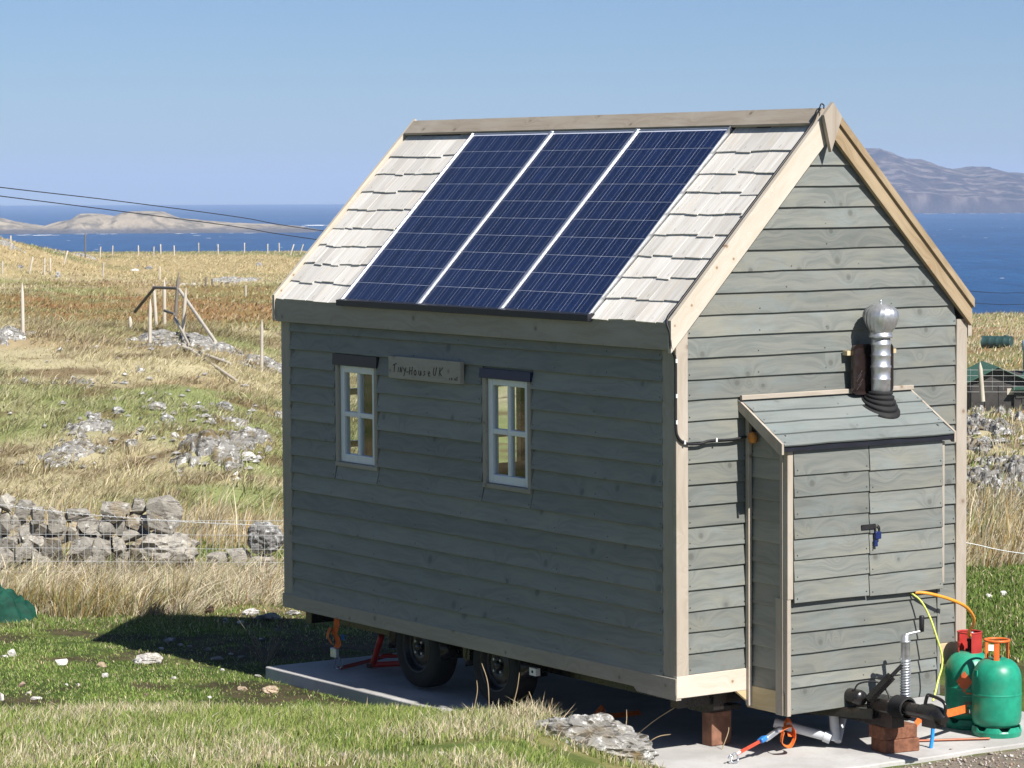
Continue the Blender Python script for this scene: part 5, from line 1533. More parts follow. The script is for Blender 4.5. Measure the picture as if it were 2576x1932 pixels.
# hoses and cables
hose = [(1.590, -.385, .952), (1.66, -.42, .945), (1.80, -.455, .905), (1.95, -.45, .845), (2.07, -.40, .765), (2.13, -.34, .70), (2.17, -.26, .645), (2.225, -.20, .602), (2.262, -.185, .600)]
tag(MB().tube(curve_pts(hose, 8), .0105, 9).build('gas_hose', M['hose']), 'orange gas hose arching from the cupboard to the red-collared cylinder', 'hose')
ec = [(1.565, -.375, .950), (1.60, -.43, .90), (1.63, -.48, .80), (1.65, -.52, .68), (1.665, -.55, .58), (1.66, -.56, .50), (1.62, -.57, .42), (1.57, -.60, .35), (1.53, -.62, .30)]
tag(MB().tube(curve_pts(ec, 8), .0065, 7).build('earth_cable', M['earth']), 'thin yellow-green cable hanging down the cupboard front', 'cable')
pk = empty('padlock', (1.255, -.408, 1.345)); tag(pk, 'small blue padlock on the hasp of the cupboard doors', 'padlock')
bevel(MB().box(-.024, .024, -.012, .012, -.030, .018).build('body', M['lock_blue'], pk), .006, 2)
MB().tube(curve_pts([(-.016, 0, .015), (-.016, 0, .040), (0, 0, .056), (.016, 0, .040), (.016, 0, .015)], 5), .005, 7).build('shackle', M['rim'], pk)
MB().box(-.030, -.004, -.008, .004, -.075, -.034).build('key_cover', M['lock_blue'], pk)

wpz = empty('water_pipe', (1.545, -.60, 0)); tag(wpz, 'blue water pipe with a white fitting rising from the slab', 'pipe')
MB().tube([(-.012, -.0, .001), (0, 0, .06), (.008, .0, .175)], .012, 12).build('pipe', M['blue_pipe'], wpz)
MB().lathe([(.014, .165), (.020, .168), (.020, .195), (.024, .198), (.024, .235), (.0, .237)], (.008, 0, 0), 16).build('fitting', M['white_plastic'], wpz)
tag(MB().tube([(1.36, -.30, .010), (1.60, -.40, .010), (2.02, -.615, .012)], .008, 8).build('copper_pipe', M['copper']), 'thin copper pipe lying on the slab behind the blue pipe', 'pipe')
tag(MB().tube([(1.88, -.02, .40), (1.895, -.03, .48), (1.89, -.03, .55)], .014, 10).build('vent_pipe', M['white_plastic']), 'short white pipe end beside the red-collared gas cylinder', 'pipe')

# ratchet straps
def ribbon(mb, pts, w, wdir=(0, 0, 1), th=.003):
    pts = [Vector(p) for p in pts]; wd = Vector(wdir).normalized() * (w / 2); v = []
    for i, p in enumerate(pts):
        d = (pts[min(i + 1, len(pts) - 1)] - pts[max(i - 1, 0)]).normalized(); n_ = d.cross(wd).normalized() * (th / 2)
        v += [p - wd - n_, p + wd - n_, p + wd + n_, p - wd + n_]
    k = len(pts)
    mb.add(v, [(i * 4 + j, i * 4 + (j + 1) % 4, (i + 1) * 4 + (j + 1) % 4, (i + 1) * 4 + j) for i in range(k - 1) for j in range(4)] + [(3, 2, 1, 0), ((k - 1) * 4, (k - 1) * 4 + 1, (k - 1) * 4 + 2, (k - 1) * 4 + 3)])
    return mb
st = empty('ratchet_strap', (0, 0, 0)); tag(st, 'orange ratchet strap with chrome hook on the slab in front of the house', 'ratchet strap')
MB().tube(curve_pts([(.205, -.285, .045), (.185, -.29, .020), (.20, -.30, .008), (.235, -.295, .012), (.24, -.285, .045), (.225, -.28, .062), (.205, -.285, .05)], 5), .006, 7).build('hook', M['chrome'], st)
MB().tube(curve_pts([(.165, -.29, .035), (.18, -.295, .055), (.205, -.29, .05)], 5), .006, 6).build('shackle', M['chrome'], st)
ribbon(MB(), [(.235, -.285, .055), (.40, -.265, .098), (.60, -.235, .150)], .022, (0, .5, 1)).build('strap', M['strap_red'], st)
MB().tube([(.235, -.285, .055), (.265, -.28, .064)], .009, 8).build('strap_end', M['white_plastic'], st)
bevel(MB().box(-.075, .075, -.020, .020, -.012, .018).build('ratchet', M['galv'], st, frame_m((.555, -.245, .138), (.16, .035, .055), (0, 1, -.2))), .006, 2)
MB().tube([(.50, -.25, .125), (.48, -.27, .112)], .012, 8).build('ratchet_spindle', M['galv'], st)
bevel(MB().box(-.03, .03, -.024, .024, -.010, .020).build('lever_grip', M['blue_plastic'], st, frame_m((.465, -.255, .112), (.16, .035, .055), (0, 1, -.2))), .008, 2)
ribbon(MB(), curve_pts([(.61, -.235, .15), (.68, -.24, .175), (.74, -.22, .15), (.735, -.23, .09), (.67, -.26, .05), (.60, -.27, .085), (.63, -.25, .15)], 5), .045, (.3, .8, .2)).build('loose_webbing', M['strap'], st)
ribbon(MB(), curve_pts([(.66, -.22, .17), (.72, -.18, .20), (.78, -.15, .17), (.76, -.18, .11), (.69, -.22, .12)], 5), .045, (.4, .7, .4)).build('loose_webbing', M['strap'], st)

s2 = empty('ratchet_strap', (0, 0, 0)); tag(s2, 'orange ratchet strap tying the rear of the trailer to the slab', 'ratchet strap')
ribbon(MB(), curve_pts([(.105, 4.20, .40), (.10, 4.20, .33), (.09, 4.21, .285), (.105, 4.20, .25), (.115, 4.20, .20), (.10, 4.22, .165)], 4), .075, (0, 1, 0)).build('webbing', M['strap'], s2)
ribbon(MB(), curve_pts([(.08, 4.25, .32), (.06, 4.26, .26), (.085, 4.24, .20)], 4), .06, (.3, 1, .0)).build('webbing', M['strap'], s2)
bevel(MB().box(.075, .105, 4.17, 4.25, .105, .175).build('ratchet', M['galv'], s2), .006, 2)
MB().tube(curve_pts([(.10, 4.21, .11), (.11, 4.24, .06), (.13, 4.28, .02), (.16, 4.25, .012), (.15, 4.20, .05), (.12, 4.20, .10)], 5), .0075, 7).build('hook', M['chrome'], s2)
ribbon(MB(), [(.15, 4.25, .015), (.45, 4.33, .03), (.72, 4.42, .05)], .05, (-.2, 1, .3)).build('ground_strap', M['strap_red'], s2)
MB().box(.125, .140, 4.15, 4.175, .235, .275).build('lever_grip', M['blue_plastic'], s2)
s3_ = empty('ratchet_strap', (0, 0, 0)); tag(s3_, 'bundle of orange strap lying in shadow behind the front wheel', 'ratchet strap')
ribbon(MB(), curve_pts([(.50, 1.55, .01), (.53, 1.50, .07), (.56, 1.52, .02), (.60, 1.46, .012), (.78, 1.42, .02)], 5), .05, (.2, .8, .4)).build('webbing', M['strap'], s3_)
s4_ = empty('ratchet_strap', (0, 0, 0)); tag(s4_, 'orange strap stretched low behind the coupling to the rear cylinder', 'ratchet strap')
ribbon(MB(), curve_pts([(1.40, -.60, .155), (1.46, -.585, .19), (1.52, -.57, .17), (1.60, -.54, .185), (1.80, -.47, .175), (2.06, -.36, .165)], 5), .050, (0, .1, 1)).build('webbing', M['strap'], s4_)
MB().tube(curve_pts([(2.05, -.36, .165), (2.09, -.35, .16), (2.10, -.345, .13)], 4), .006, 6).build('hook', M['chrome'], s4_)

# red trailer stand behind the rear wheel
js = empty('axle_stand', (0, 0, 0)); tag(js, 'red steel stand propping the trailer behind the rear wheel', 'stand')
MB().tube([(.42, 4.215, .020), (.40, 4.06, .255)], .024, 10).build('prop', M['jack_red'], js)
MB().tube([(.42, 4.215, .022), (.62, 3.95, .05), (.75, 3.80, .08)], .022, 10).build('foot_bar', M['jack_red'], js)
MB().tube([(.40, 4.20, .014), (.39, 4.24, .014)], .017, 10).build('foot_knuckle', M['rust'], js)
MB().tube([(.42, 4.10, .10), (.66, 4.00, .09)], .014, 8).build('strut', M['jack_red'], js)
MB().box(.58, .72, 3.98, 4.04, .0, .26).build('wood_packer', M['fascia'], js)

# ------------------------------------------------------------------ stones and rocks
def hull(seed, dims, n=18, flat=0.0):
    """angular stone: convex hull of points on a box-like blob"""
    r = np.random.default_rng(seed)
    p = r.normal(0, 1, (n, 3)); p /= np.linalg.norm(p, axis=1)[:, None]
    p = np.sign(p) * np.abs(p) ** .72
    p *= r.uniform(.82, 1.08, (n, 1)); p = p / np.abs(p).max(0)
    p *= np.array(dims)[None] / 2
    bm = bmesh.new()
    for q in p: bm.verts.new(q)
    res = bmesh.ops.convex_hull(bm, input=bm.verts)
    bmesh.ops.delete(bm, geom=[g for g in res['geom_interior'] if isinstance(g, bmesh.types.BMVert)], context='VERTS')
    me = bpy.data.meshes.new('stone'); bm.to_mesh(me); bm.free()
    return me

def crag(seed, W, D, H, sub=5, strata=.5):
    """outcrop: blob with ridged layers and cracks"""
    bm = bmesh.new(); bmesh.ops.create_icosphere(bm, subdivisions=sub, radius=1.0)
    v = np.array([q.co[:] for q in bm.verts])
    d = v.copy()
    o = seed * 13.7
    n1 = fbm(d[:, 0] * 1.7 + o, d[:, 1] * 1.7 + d[:, 2] * 1.3 - o, seed, 4)
    n2 = np.abs(fbm(d[:, 0] * 4 + o, d[:, 1] * 4 + d[:, 2] * 5 + o, seed + 3, 4) - .5) * 2
    rad = .80 + .55 * (n1 - .5) - .22 * np.clip(.35 - n2, 0, 1)
    z = d[:, 2] * rad
    lay = np.round((z + .25 * d[:, 0]) * 7 + 1.2 * n1) / 7 - .25 * d[:, 0]
    z = z * (1 - strata) + lay * strata
    k = .92 + .16 * fbm(lay * 9 + d[:, 0] * 2, d[:, 1] * 3 + o, seed + 9, 3)
    P = np.stack([d[:, 0] * rad * k * W / 2 * 1.12, d[:, 1] * rad * k * D / 2 * 1.12, z * H], 1)
    for q, c in zip(bm.verts, P): q.co = c
    me = bpy.data.meshes.new('rock'); bm.to_mesh(me); bm.free()
    me.polygons.foreach_set('use_smooth', [False] * len(me.polygons))
    return me

def outcrop_patch(seed, t, s, W, D, A, n=46):
    """bedrock breaking through the turf: follows the ground, stepped in layers, sinking under the grass at its edge"""
    u = np.linspace(-1, 1, n); U, V = np.meshgrid(u, u, indexing='ij')
    jit = np.random.default_rng(seed).uniform(-.5, .5, (2, n, n)) / n
    U = U + jit[0]; V = V + jit[1]
    X, Y = unalong(t + V * D * .62, s + U * W * .62)
    o = seed * 3.17
    big = fbm(U * 1.6 + o, V * 1.6 - o, seed, 3) - .5
    fin = fbm(U * 5.0 + o, V * 5.0 + o, seed + 5, 4) - .5
    crk = np.abs(fbm(U * 3.4 - o + .8 * big, V * 5.2 + o, seed + 9, 3) - .5)
    r = .56 - np.hypot(U, V) + 1.7 * big + 1.0 * fin
    lay = np.clip(r, -.5, .75)
    k = 6.0
    lay = .35 * lay + .65 * np.round((lay + .22 * U) * k) / k - .65 * .22 * U
    lay = lay - .5 * np.clip(.08 - crk, 0, 1) / .08 * (r > .05)
    Z = hgt(X, Y) + np.where(r > 0, A * (.25 + lay) + .03 * fin, -.10)
    P = np.stack([X.ravel(), Y.ravel(), Z.ravel()], 1)
    c = np.array([*unalong(t, s), float(hgt(*unalong(t, s)))])
    me = np_mesh('rock', P - c[None], quads=grid_quads(n, n))
    return me, c

for i, (p, W, H, mat, lab) in enumerate(ROCKS):
    if 'bank' in lab or 'trim' in lab: W *= 1.75; H *= 1.25
    elif mat == 'outcrop': W *= 1.45
    z = float(hgt(p[0], p[1]))
    t_, s_ = along(p[0], p[1])
    if mat == 'outcrop':
        if s_ < 0 and t_ < 110: D = max(1.1 * W, min(H * t_ / 8.5, 2.2 * W)); tc = t_ + .42 * D
        else: D = max(W, min(H * t_ / 4.3 * .8, 2.4 * W)); tc = t_ + D * .42
        me, c = outcrop_patch(100 + i, tc, s_ * tc / t_, W, D, (.38 if s_ < 0 else .5) * H)
        o = link('rock_outcrop', me, M[mat], None, Matrix.Translation(c))
    else:
        D = W
        me = crag(200 + i, W, D, H * .78, 4, .25)
        m = Matrix.Translation((p[0] + .3 * D * SY, p[1] + .3 * D * CY_, z + H * .12)) @ Matrix.Rotation(-YAW + random.uniform(-.5, .5), 4, 'Z')
        o = link('boulder', me, M[mat], None, m)
    tag(o, lab, 'rock', 'rocks on the slope')

for i, (p, W, H, mat, lab) in enumerate(YARD_STONES):
    z = float(hgt(p[0], p[1]))
    big = W > .12
    D = W * random.uniform(.6, .9)
    me = crag(400 + i, W, D, H * .8, 4, .2) if big and 'peat' not in lab else crag(433, W * .8, D, H * .45, 4, .1) if 'peat' in lab else hull(400 + i, (W, D, max(H * 1.3, .02)), 14)
    o = link('stone' if 'dung' not in lab and 'peat' not in lab else 'lump', me, M[mat], None, Matrix.Translation((p[0] + .4 * D * SY, p[1] + .4 * D * CY_, z + max(H * .30, .004))) @ Matrix.Rotation(-YAW + random.uniform(-.4, .4), 4, 'Z'))
    tag(o, lab, 'stone' if 'dung' not in lab and 'peat' not in lab else 'lump', 'stones about the yard')

# litter of small stones on the slope, too many and too small to tell apart
lv, lf, rl = [], [], np.random.default_rng(3)
for p, W, H, mat, lab in ROCKS:
    t_, s_ = along(p[0], p[1])
    for k in range(9):
        tt_ = t_ + rl.normal(0, 1.0 * W + .5); ss_ = s_ + rl.normal(0, .9 * W + .3)
        x, y = unalong(tt_, ss_); z = float(hgt(x, y)); r_ = rl.uniform(.02, .09)
        b0 = len(lv)
        for q in ((1, 0, 0), (-1, .1, 0), (0, 1, .1), (.1, -1, 0), (.2, .1, .7), (0, 0, -.4)):
            lv.append((x + q[0] * r_ * rl.uniform(.7, 1.5), y + q[1] * r_ * rl.uniform(.7, 1.3), z + .03 + q[2] * r_ * rl.uniform(.7, 1.2)))
        lf += [tuple(b0 + i_ for i_ in f_) for f_ in ((0, 2, 4), (2, 1, 4), (1, 3, 4), (3, 0, 4), (2, 0, 5), (1, 2, 5), (3, 1, 5), (0, 3, 5))]
tag(link('stone_litter', pymesh('stone_litter', lv, lf), M['rock']), kind='stuff', label='litter of small pale stones over the slope')

# the big pale rock in the near bank
me = crag(77, .92, .66, .26, 5, .25)
tag(link('boulder', me, M['outcrop'], None, Matrix.Translation((-.50, .24, .10)) @ Matrix.Rotation(-YAW - .15, 4, 'Z') @ Matrix.Rotation(.10, 4, 'Y')), 'pale lichened boulder in the near bank against the slab', 'rock')

# ------------------------------------------------------------------ dry stone wall
dw = empty('dry_stone_wall', (WALL_STONES[0][0], WALL_STONES[0][1], -.3))
tag(dw, 'tumbled dry stone wall of grey rounded stones at the left', 'wall')
inv = Matrix.Translation(dw.location).inverted()
for i, (x, y, z, w, h) in enumerate(WALL_STONES):
    z = -.30 + (z + .30) * 1.16; h *= 1.14
    D = random.uniform(.75, 1.1) * max(w, h) if w < .5 else .55
    me = hull(700 + i, (w * 1.20, D, h * 1.22), 16) if w < .4 else crag(700 + i, w * 1.2, D * 1.15, h * .60, 4, .2)
    big = w > .45
    link('stone', me, M['wall_stone'], dw, inv @ Matrix.Translation((x + random.uniform(-.03, .03) * SY, y + random.uniform(-.03, .03), z)) @ Matrix.Rotation(-YAW + random.uniform(-.3, .3), 4, 'Z') @ Matrix.Rotation(random.uniform(-.35, .35) * (0.2 if big else 1), 4, 'Y'))
for i in range(44):   # the back face and the hearting
    ca = random.uniform(-.20, -.118); t_ = random.uniform(30.45, 30.75)
    x, y = unalong(t_, ca * t_)
    w = random.uniform(.12, .24)
    link('stone', hull(900 + i, (w * 1.3, w * 1.2, w * 1.1), 14), M['wall_stone'], dw, inv @ Matrix.Translation((x, y, float(hgt(x, y)) + random.uniform(.02, .50))) @ Matrix.Rotation(random.uniform(0, 3), 4, 'Z'))
blabs = ['big round grey boulder beside the far corner of the house', 'low pale stone left of the round boulder', 'tilted tan stone under the left of the round boulder', 'flat tan slab under the round boulder', 'low tan stone in the dry grass below the round boulder', 'lowest grey stone in the dry grass under the round boulder']
for i, (x, y, z, w, h) in enumerate(BOULDERS):
    w *= 1.15; h *= 1.15; z += .05
    me = crag(600 + i, w, w * .9, h * .56, 4, .15) if i == 0 else hull(600 + i, (w * 1.05, w * .8, h * 1.05), 22)
    tag(link('boulder', me, M['rock'] if i == 0 else M['wall_stone'], None, Matrix.Translation((x, y, z)) @ Matrix.Rotation(-YAW + .2 * i, 4, 'Z')), blabs[i], 'rock', 'stones fallen from the wall by the house')

# ------------------------------------------------------------------ fences
M['wire'] = plain('galvanised_wire', (0.52, 0.53, 0.53), 0.5, 0.4)
M['post'] = wood('weathered_post', (0.50, 0.455, 0.385), (0.37, 0.325, 0.26), (0.60, 0.56, 0.49), knots=2.0, grain=.5, var=.12)
M['post_dark'] = wood('dark_old_post', (0.17, 0.15, 0.13), (0.10, 0.085, 0.075), (0.24, 0.22, 0.19), knots=2.0, grain=.5, var=.15)
sf = empty('stock_fence', NET_WIRES[0][0]); tag(sf, 'wire netting stock fence strung in front of the stone wall', 'fence')
inv = Matrix.Translation(sf.location).inverted()
for a, b_ in NET_WIRES:
    MB().tube([a, b_], .0026, 4).build('wire', M['wire'], sf, inv)
n_ = 52
for k in range(n_):
    f = (k + .5) / n_
    p = [Vector(a).lerp(Vector(b_), f) for a, b_ in (NET_WIRES[0], NET_WIRES[-1])]
    MB().tube([p[0], p[1]], .0022, 4).build('stay_wire', M['wire'], sf, inv)
bw = MB(); cp_ = curve_pts(BARBED[0], 6); bw.tube(cp_, .0045, 4)
bw.build('barbed_wire', M['wire'], sf, inv)
for k in range(1, len(cp_) - 1):
    p = cp_[k]; MB().tube([p + Vector((-.012, .008, .014)), p + Vector((.012, -.008, -.014))], .003, 4).build('barb', M['wire'], sf, inv)

def post(a, b_, r, mat, point=True, name='fence_post'):
    a = Vector(a); b_ = Vector(b_); d = b_ - a
    a2 = a - d.normalized() * .12
    L = (b_ - a2).length
    m = frame_m(a2, d, Vector((1, .3, 0)) - d * (Vector((1, .3, 0)).dot(d) / d.length_squared))
    mb = MB(); tip = min(.25, L * .16) if point else .01
    mb.tube([(0, 0, 0), (L * .5, 0, 0), (L - tip, 0, 0), (L, 0, 0)], [r * 1.05, r, r * .95, r * .18 if point else r * .9], 9)
    return mb.build(name, mat, None, m)
for a, b_, r, lab in GATE_POSTS:
    tag(post(a, b_, r, M['post_dark'] if 'grey post' in lab else M['post']), lab, 'post', 'posts of the old gateway')
for a, b_, r, lab in FENCE_POSTS:
    tag(post(a, b_, r, M['post_dark'] if 'dark' in lab else M['post'], False), lab, 'post', 'distant fence posts')
for a, b_, r, lab in RAILS:
    m = M['post_dark'] if 'dark' in lab or 'low rail' in lab else M['post']
    if 'lying' in lab:
        a = (a[0], a[1], float(hgt(a[0], a[1])) + .12); b_ = (b_[0], b_[1], float(hgt(b_[0], b_[1])) + .10)
    tag(post(a, b_, r * .68, m, False, 'wooden_rail'), lab, 'rail', 'rails of the old gateway')

# right-hand field fence, shed, tank
rf = empty('field_fence', (36.48, 36.17, -1.15)); tag(rf, 'netting field fence with a leaning pale post above the right-hand bank', 'fence')
inv = Matrix.Translation(rf.location).inverted()
o = post((36.48, 36.17, -1.15), (36.43, 36.205, -.355), .05, M['post']); o.name = 'post'; o.parent = rf; o.matrix_parent_inverse = inv
tr_ = Vector((CY_, -SY, 0))
for k in range(5):
    zz = -.50 - .13 * k
    a = Vector((36.46, 36.19, zz)) - tr_ * 6; b_ = Vector((36.46, 36.19, zz - .05)) + tr_ * 3
    MB().tube([a, b_], .0035, 4).build('wire', M['wire'], rf, inv)
for k in range(22):
    p = Vector((36.46, 36.19, -.50)) + tr_ * (-3 + k * .25)
    MB().tube([p, p - Vector((0, 0, .52))], .0025, 4).build('stay_wire', M['wire'], rf, inv)

M['shed_roof'] = plain('green_corrugated_sheet', (0.035, 0.085, 0.065), 0.55, var=.15, scale=3)
M['shed_wall'] = plain('tarred_shed_boards', (0.040, 0.036, 0.034), 0.8, var=.3, scale=4)
M['tank'] = plain('dark_green_plastic', (0.020, 0.055, 0.052), 0.5, var=.15, scale=3)
sh_ = empty('farm_shed', (57.0, 57.4, -4.0), (0, 0, -YAW)); tag(sh_, 'low tarred shed with a green corrugated roof beyond the right-hand bank', 'shed')
MB().prism([(-.82, 0), (.95, 0), (.95, 1.40), (.05, 1.80), (-.82, 1.35)], 1, 0, 3.0).build('wall', M['shed_wall'], sh_)
for k in range(4):
    MB().box(-.80 + .44 * k, -.80 + .44 * k + .42, -.03, 0, .05, 1.25).build('wall_board', M['shed_wall'], sh_)
MB().box(.35, .80, -.05, -.03, .95, 1.15).build('plank', M['post'], sh_)
for sg in (0, 1):
    cr = MB(); n_ = 60; v = []
    for k in range(n_ + 1):
        yy = -.25 + 3.5 * k / n_; dz = .022 * math.cos(k * math.pi)
        if sg == 0: v += [(.05, yy, 1.86 + dz), (-1.0, yy, 1.33 + dz)]
        else: v += [(.05, yy, 1.86 + dz), (1.1, yy, 1.40 + dz)]
    cr.add(v, [(2 * k, 2 * k + 1, 2 * k + 3, 2 * k + 2) for k in range(n_)])
    o = cr.build('roof_sheet', M['shed_roof'], sh_); sd = o.modifiers.new('thick', 'SOLIDIFY'); sd.thickness = .02
s2_ = empty('outhouse', (58.5, 56.2, -4.0), (0, 0, -YAW)); tag(s2_, 'dark block outhouse with a sloping green roof at the right edge', 'shed')
MB().box(-1.35, 1.6, .0, 2.2, 0, 1.15).build('wall', M['shed_wall'], s2_)
MB().prism([(-.15, 1.15), (2.4, 1.15), (2.4, 1.62)], 0, -1.4, 1.7).build('back_wall', M['shed_wall'], s2_)
b = MB(); b.add([(-1.45, -.20, 1.14), (1.75, -.20, 1.18), (1.75, 2.4, 1.72), (-.60, 2.4, 1.66)], [(0, 1, 2, 3)])
o = b.build('roof_sheet', M['shed_roof'], s2_); o.modifiers.new('thick', 'SOLIDIFY').thickness = .04
for r_ in range(3):
    for c_ in range(7):
        MB().box(-1.3 + .41 * c_ + (.2 if r_ % 2 else 0), -1.3 + .41 * c_ + .39 + (.2 if r_ % 2 else 0), -.03, -.001, .40 + .22 * r_, .60 + .22 * r_).build('block', M['shed_wall'], s2_)
ep = empty('stove_pipe', (59.1, 58.2, -3.0)); tag(ep, 'pale blue-grey stove pipe standing at the right edge', 'pipe')
M['pale_pipe'] = plain('pale_blue_grey_metal', (0.36, 0.43, 0.48), 0.5, .3, var=.08)
MB().lathe([(.11, 0), (.11, 1.30), (.15, 1.32), (.15, 1.62), (.11, 1.64), (.0, 1.66)], (0, 0, 0), 14).build('pipe', M['pale_pipe'], ep)
tk = empty('plastic_tank', (90.1, 92.3, -3.93), (0, 0, -YAW - .45)); tag(tk, 'dark green ribbed plastic tank lying in the far right field', 'tank')
pr = []; n_ = 26; b = MB()
for j, xx in enumerate(np.linspace(-.72, .72, 25)):
    r = .30 + (.018 if j % 6 in (0, 1) else 0)
    for k in range(n_):
        a = 2 * math.pi * k / n_; b.v.append((xx, r * math.cos(a), .27 + r * math.sin(a)))
b.f += [(j * n_ + k, j * n_ + (k + 1) % n_, (j + 1) * n_ + (k + 1) % n_, (j + 1) * n_ + k) for j in range(24) for k in range(n_)] + [tuple(range(n_)), tuple(range(24 * n_, 25 * n_))]
b.sm += [True] * (24 * n_) + [False, False]
b.build('shell', M['tank'], tk)
MB().lathe([(.10, .54), (.11, .56), (.11, .62), (.0, .63)], (.45, 0, 0), 16).build('filler_cap', M['tank'], tk)
pb_ = MB().box(-.5, .6, -.02, .02, 0, .12).build('loose_board', M['post'], None, Matrix.Translation((39.2, 37.95, float(hgt(39.2, 37.95)) + .02)) @ Matrix.Rotation(-YAW, 4, 'Z') @ Matrix.Rotation(.12, 4, 'Y'))
tag(pb_, 'pale plank lying in the grass below the farm shed', 'plank')
rb = MB(); pts_ = [(8.2, 7.05, .20), (8.657, 6.745, .125), (8.9, 6.58, .06), (9.108, 6.436, .02), (9.6, 6.1, -.05)]
rb.tube(curve_pts(pts_, 6), .005, 5)
tag(rb.build('fence_wire', M['wire']), 'slack barbed wire crossing the dry grass right of the house', 'wire')

# overhead wires
for i, w in enumerate(WIRES):
    tag(MB().tube(curve_pts(w, 6), .011, 5).build('overhead_wire', M['cable']), ('upper' if i == 0 else 'lower') + ' of two black overhead wires sagging across the view behind the house', 'wire', 'overhead wires')

# green netting heap at the left edge
tz = float(hgt(.0, 9.8))
n_u, n_v = 60, 48; v = []
for j in range(n_v + 1):
    for i in range(n_u + 1):
        u, q = i / n_u * 2 - 1, j / n_v * 2 - 1
        x, y = u * .46, q * .40
        edge = max(0.0, 1 - (abs(u) ** 2.2 + abs(q) ** 2.4))
        fold = .07 * math.sin(5.2 * u + 2.6 * q + .6) + .06 * math.sin(9 * u - 5 * q) + .05 * math.sin(13 * q + 3 * u) + .035 * math.sin(21 * u + 9 * q) + .03 * math.sin(17 * u - 26 * q)
        x += .03 * math.sin(11 * q + 4 * u); y += .03 * math.sin(12 * u)
        zz = edge ** .38 * (.25 + .6 * fold) - .02 if edge > 0 else -.03
        v.append((x, y, zz))
b = MB(); b.add(v, [(j * (n_u + 1) + i, j * (n_u + 1) + i + 1, (j + 1) * (n_u + 1) + i + 1, (j + 1) * (n_u + 1) + i) for j in range(n_v) for i in range(n_u)], True)
M['net_green'] = plain('dark_green_netting', (0.005, 0.050, 0.032), 0.75, spec=.25, var=.35, scale=9, bump=.3)
tx, ty = unalong(26.3, -.1755 * 26.3)
o = b.build('green_netting', M['net_green'], None, Matrix.Translation((tx, ty, float(hgt(tx, ty)) + .01)) @ Matrix.Rotation(-YAW, 4, 'Z'))
o.modifiers.new('thick', 'SOLIDIFY').thickness = .01
tag(o, 'crumpled heap of dark green netting at the left edge', 'netting')

# dead stalks by the slab
M['stalk'] = plain('dry_stalk', (0.36, 0.27, 0.16), .8, var=.2)
stalks = [((-.30, 1.62, .10), (-.33, 1.66, .42)), ((-.32, 1.36, .10), (-.28, 1.30, .40)), ((-.30, 1.15, .10), (-.31, 1.15, .30)), ((-.34, 1.75, .08), (-.33, 1.72, .30)), ((-.30, 1.02, .08), (-.26, .96, .28)), ((-.12, .42, .02), (.17, .24, .28)), ((-.10, .45, .02), (-.07, .43, .26)), ((-.05, .34, .02), (.10, .20, .12)), ((.44, .12, .0), (.48, .10, .14))]
stalk_lab = ['longest pale stalk in front of the trailer wheel', 'curved stalk right of the longest one', 'straight stalk further right', 'thin reddish stalk at the left', 'thin stalk at the right of the tuft', 'long bent stalk above the pale boulder', 'upright stalk above the pale boulder', 'short stalk leaning over the slab', 'wispy weed at the foot of the brown block']
for (a, b_), sl_ in zip(stalks, stalk_lab):
    mid = (Vector(a) + Vector(b_)) / 2 + Vector((.012, -.01, .03))
    tag(MB().tube(curve_pts([a, mid, b_], 4), [.0035] * 5 + [.003] * 3 + [.0018] * 1, 5).build('dry_stalk', M['stalk']), 'dead ' + sl_ if not sl_.startswith('wispy') else sl_, 'stalk', 'dead stalks by the slab')

# leafless twiggy bush at the far corner of the slab
tb = empty('twiggy_bush', (.02, 5.10, -.09)); tag(tb, 'leafless twiggy bush beside the far corner of the slab', 'bush')
for k in range(16):
    a = random.uniform(0, 6.28); ln = random.uniform(.18, .42)
    e = Vector((math.cos(a) * .26 * random.uniform(.3, 1), math.sin(a) * .2, ln))
    MB().tube([(0, 0, 0), e * .5 + Vector((0, 0, .04)), e], [.004, .003, .0015], 5).build('twig', M['post_dark'], tb)

# ------------------------------------------------------------------ sea, island, headland
SEA = -23.5
b = MB(); n_ = 64
def gridsheet(name, t0, t1, a0, a1, nt, na, zf, mat):
    t = np.linspace(t0, t1, nt); a = np.linspace(a0, a1, na)
    Tm, Am = np.meshgrid(t, a, indexing='ij'); X, Y = unalong(Tm, Am)
    Z = zf(Tm, Am, X, Y)
    return np.stack([X.ravel(), Y.ravel(), Z.ravel()], 1), grid_quads(nt, na)[:, ::-1], Tm, Am
v, q, _, _ = gridsheet('sea', 180, 9300, -5200, 5200, 30, 30, lambda T, A, X, Y: T * 0 + SEA, None)
tag(link('sea', np_mesh('sea', v, quads=q), M['sea']), kind='structure', label='deep blue sea')

def prof_interp(A, pts): 
    p = np.array(pts); return np.interp(A, p[:, 0], p[:, 1])
# island: skyline heights above the sea against offset
F_ = 7681.1
def skyline(pts, t):
    return [((u - 1288) / F_ * t, CAM[2] - (v_ - 487) / F_ * t - SEA) for u, v_ in pts]
isl = skyline([(-300, 560), (-150, 548), (0, 545), (34, 553), (69, 559), (100, 562), (120, 565), (137, 559), (172, 552), (192, 549), (213, 536), (241, 534), (275, 538), (299, 543), (320, 534), (344, 532), (378, 530), (409, 531), (433, 541), (457, 548), (515, 552), (584, 557), (687, 562), (760, 567), (800, 576), (815, 590)], 2300)
def isl_z(T, A, X, Y):
    h = prof_interp(A, isl) * 1.12
    f = sstep(2205, 2285, T + 45 * (fbm(X / 22, Y / 22, 3) - .5)) * (1 - sstep(2310, 2420, T))
    z = h * np.clip(f, 0, 1) ** .8 + 2.6 * (fbm(X / 22, Y / 22, 4, 4) - .5) * f
    cl = np.minimum(3.0, 60 * f)
    return SEA - .6 + np.maximum(z, np.minimum(z + .0, cl)) + .6 * f
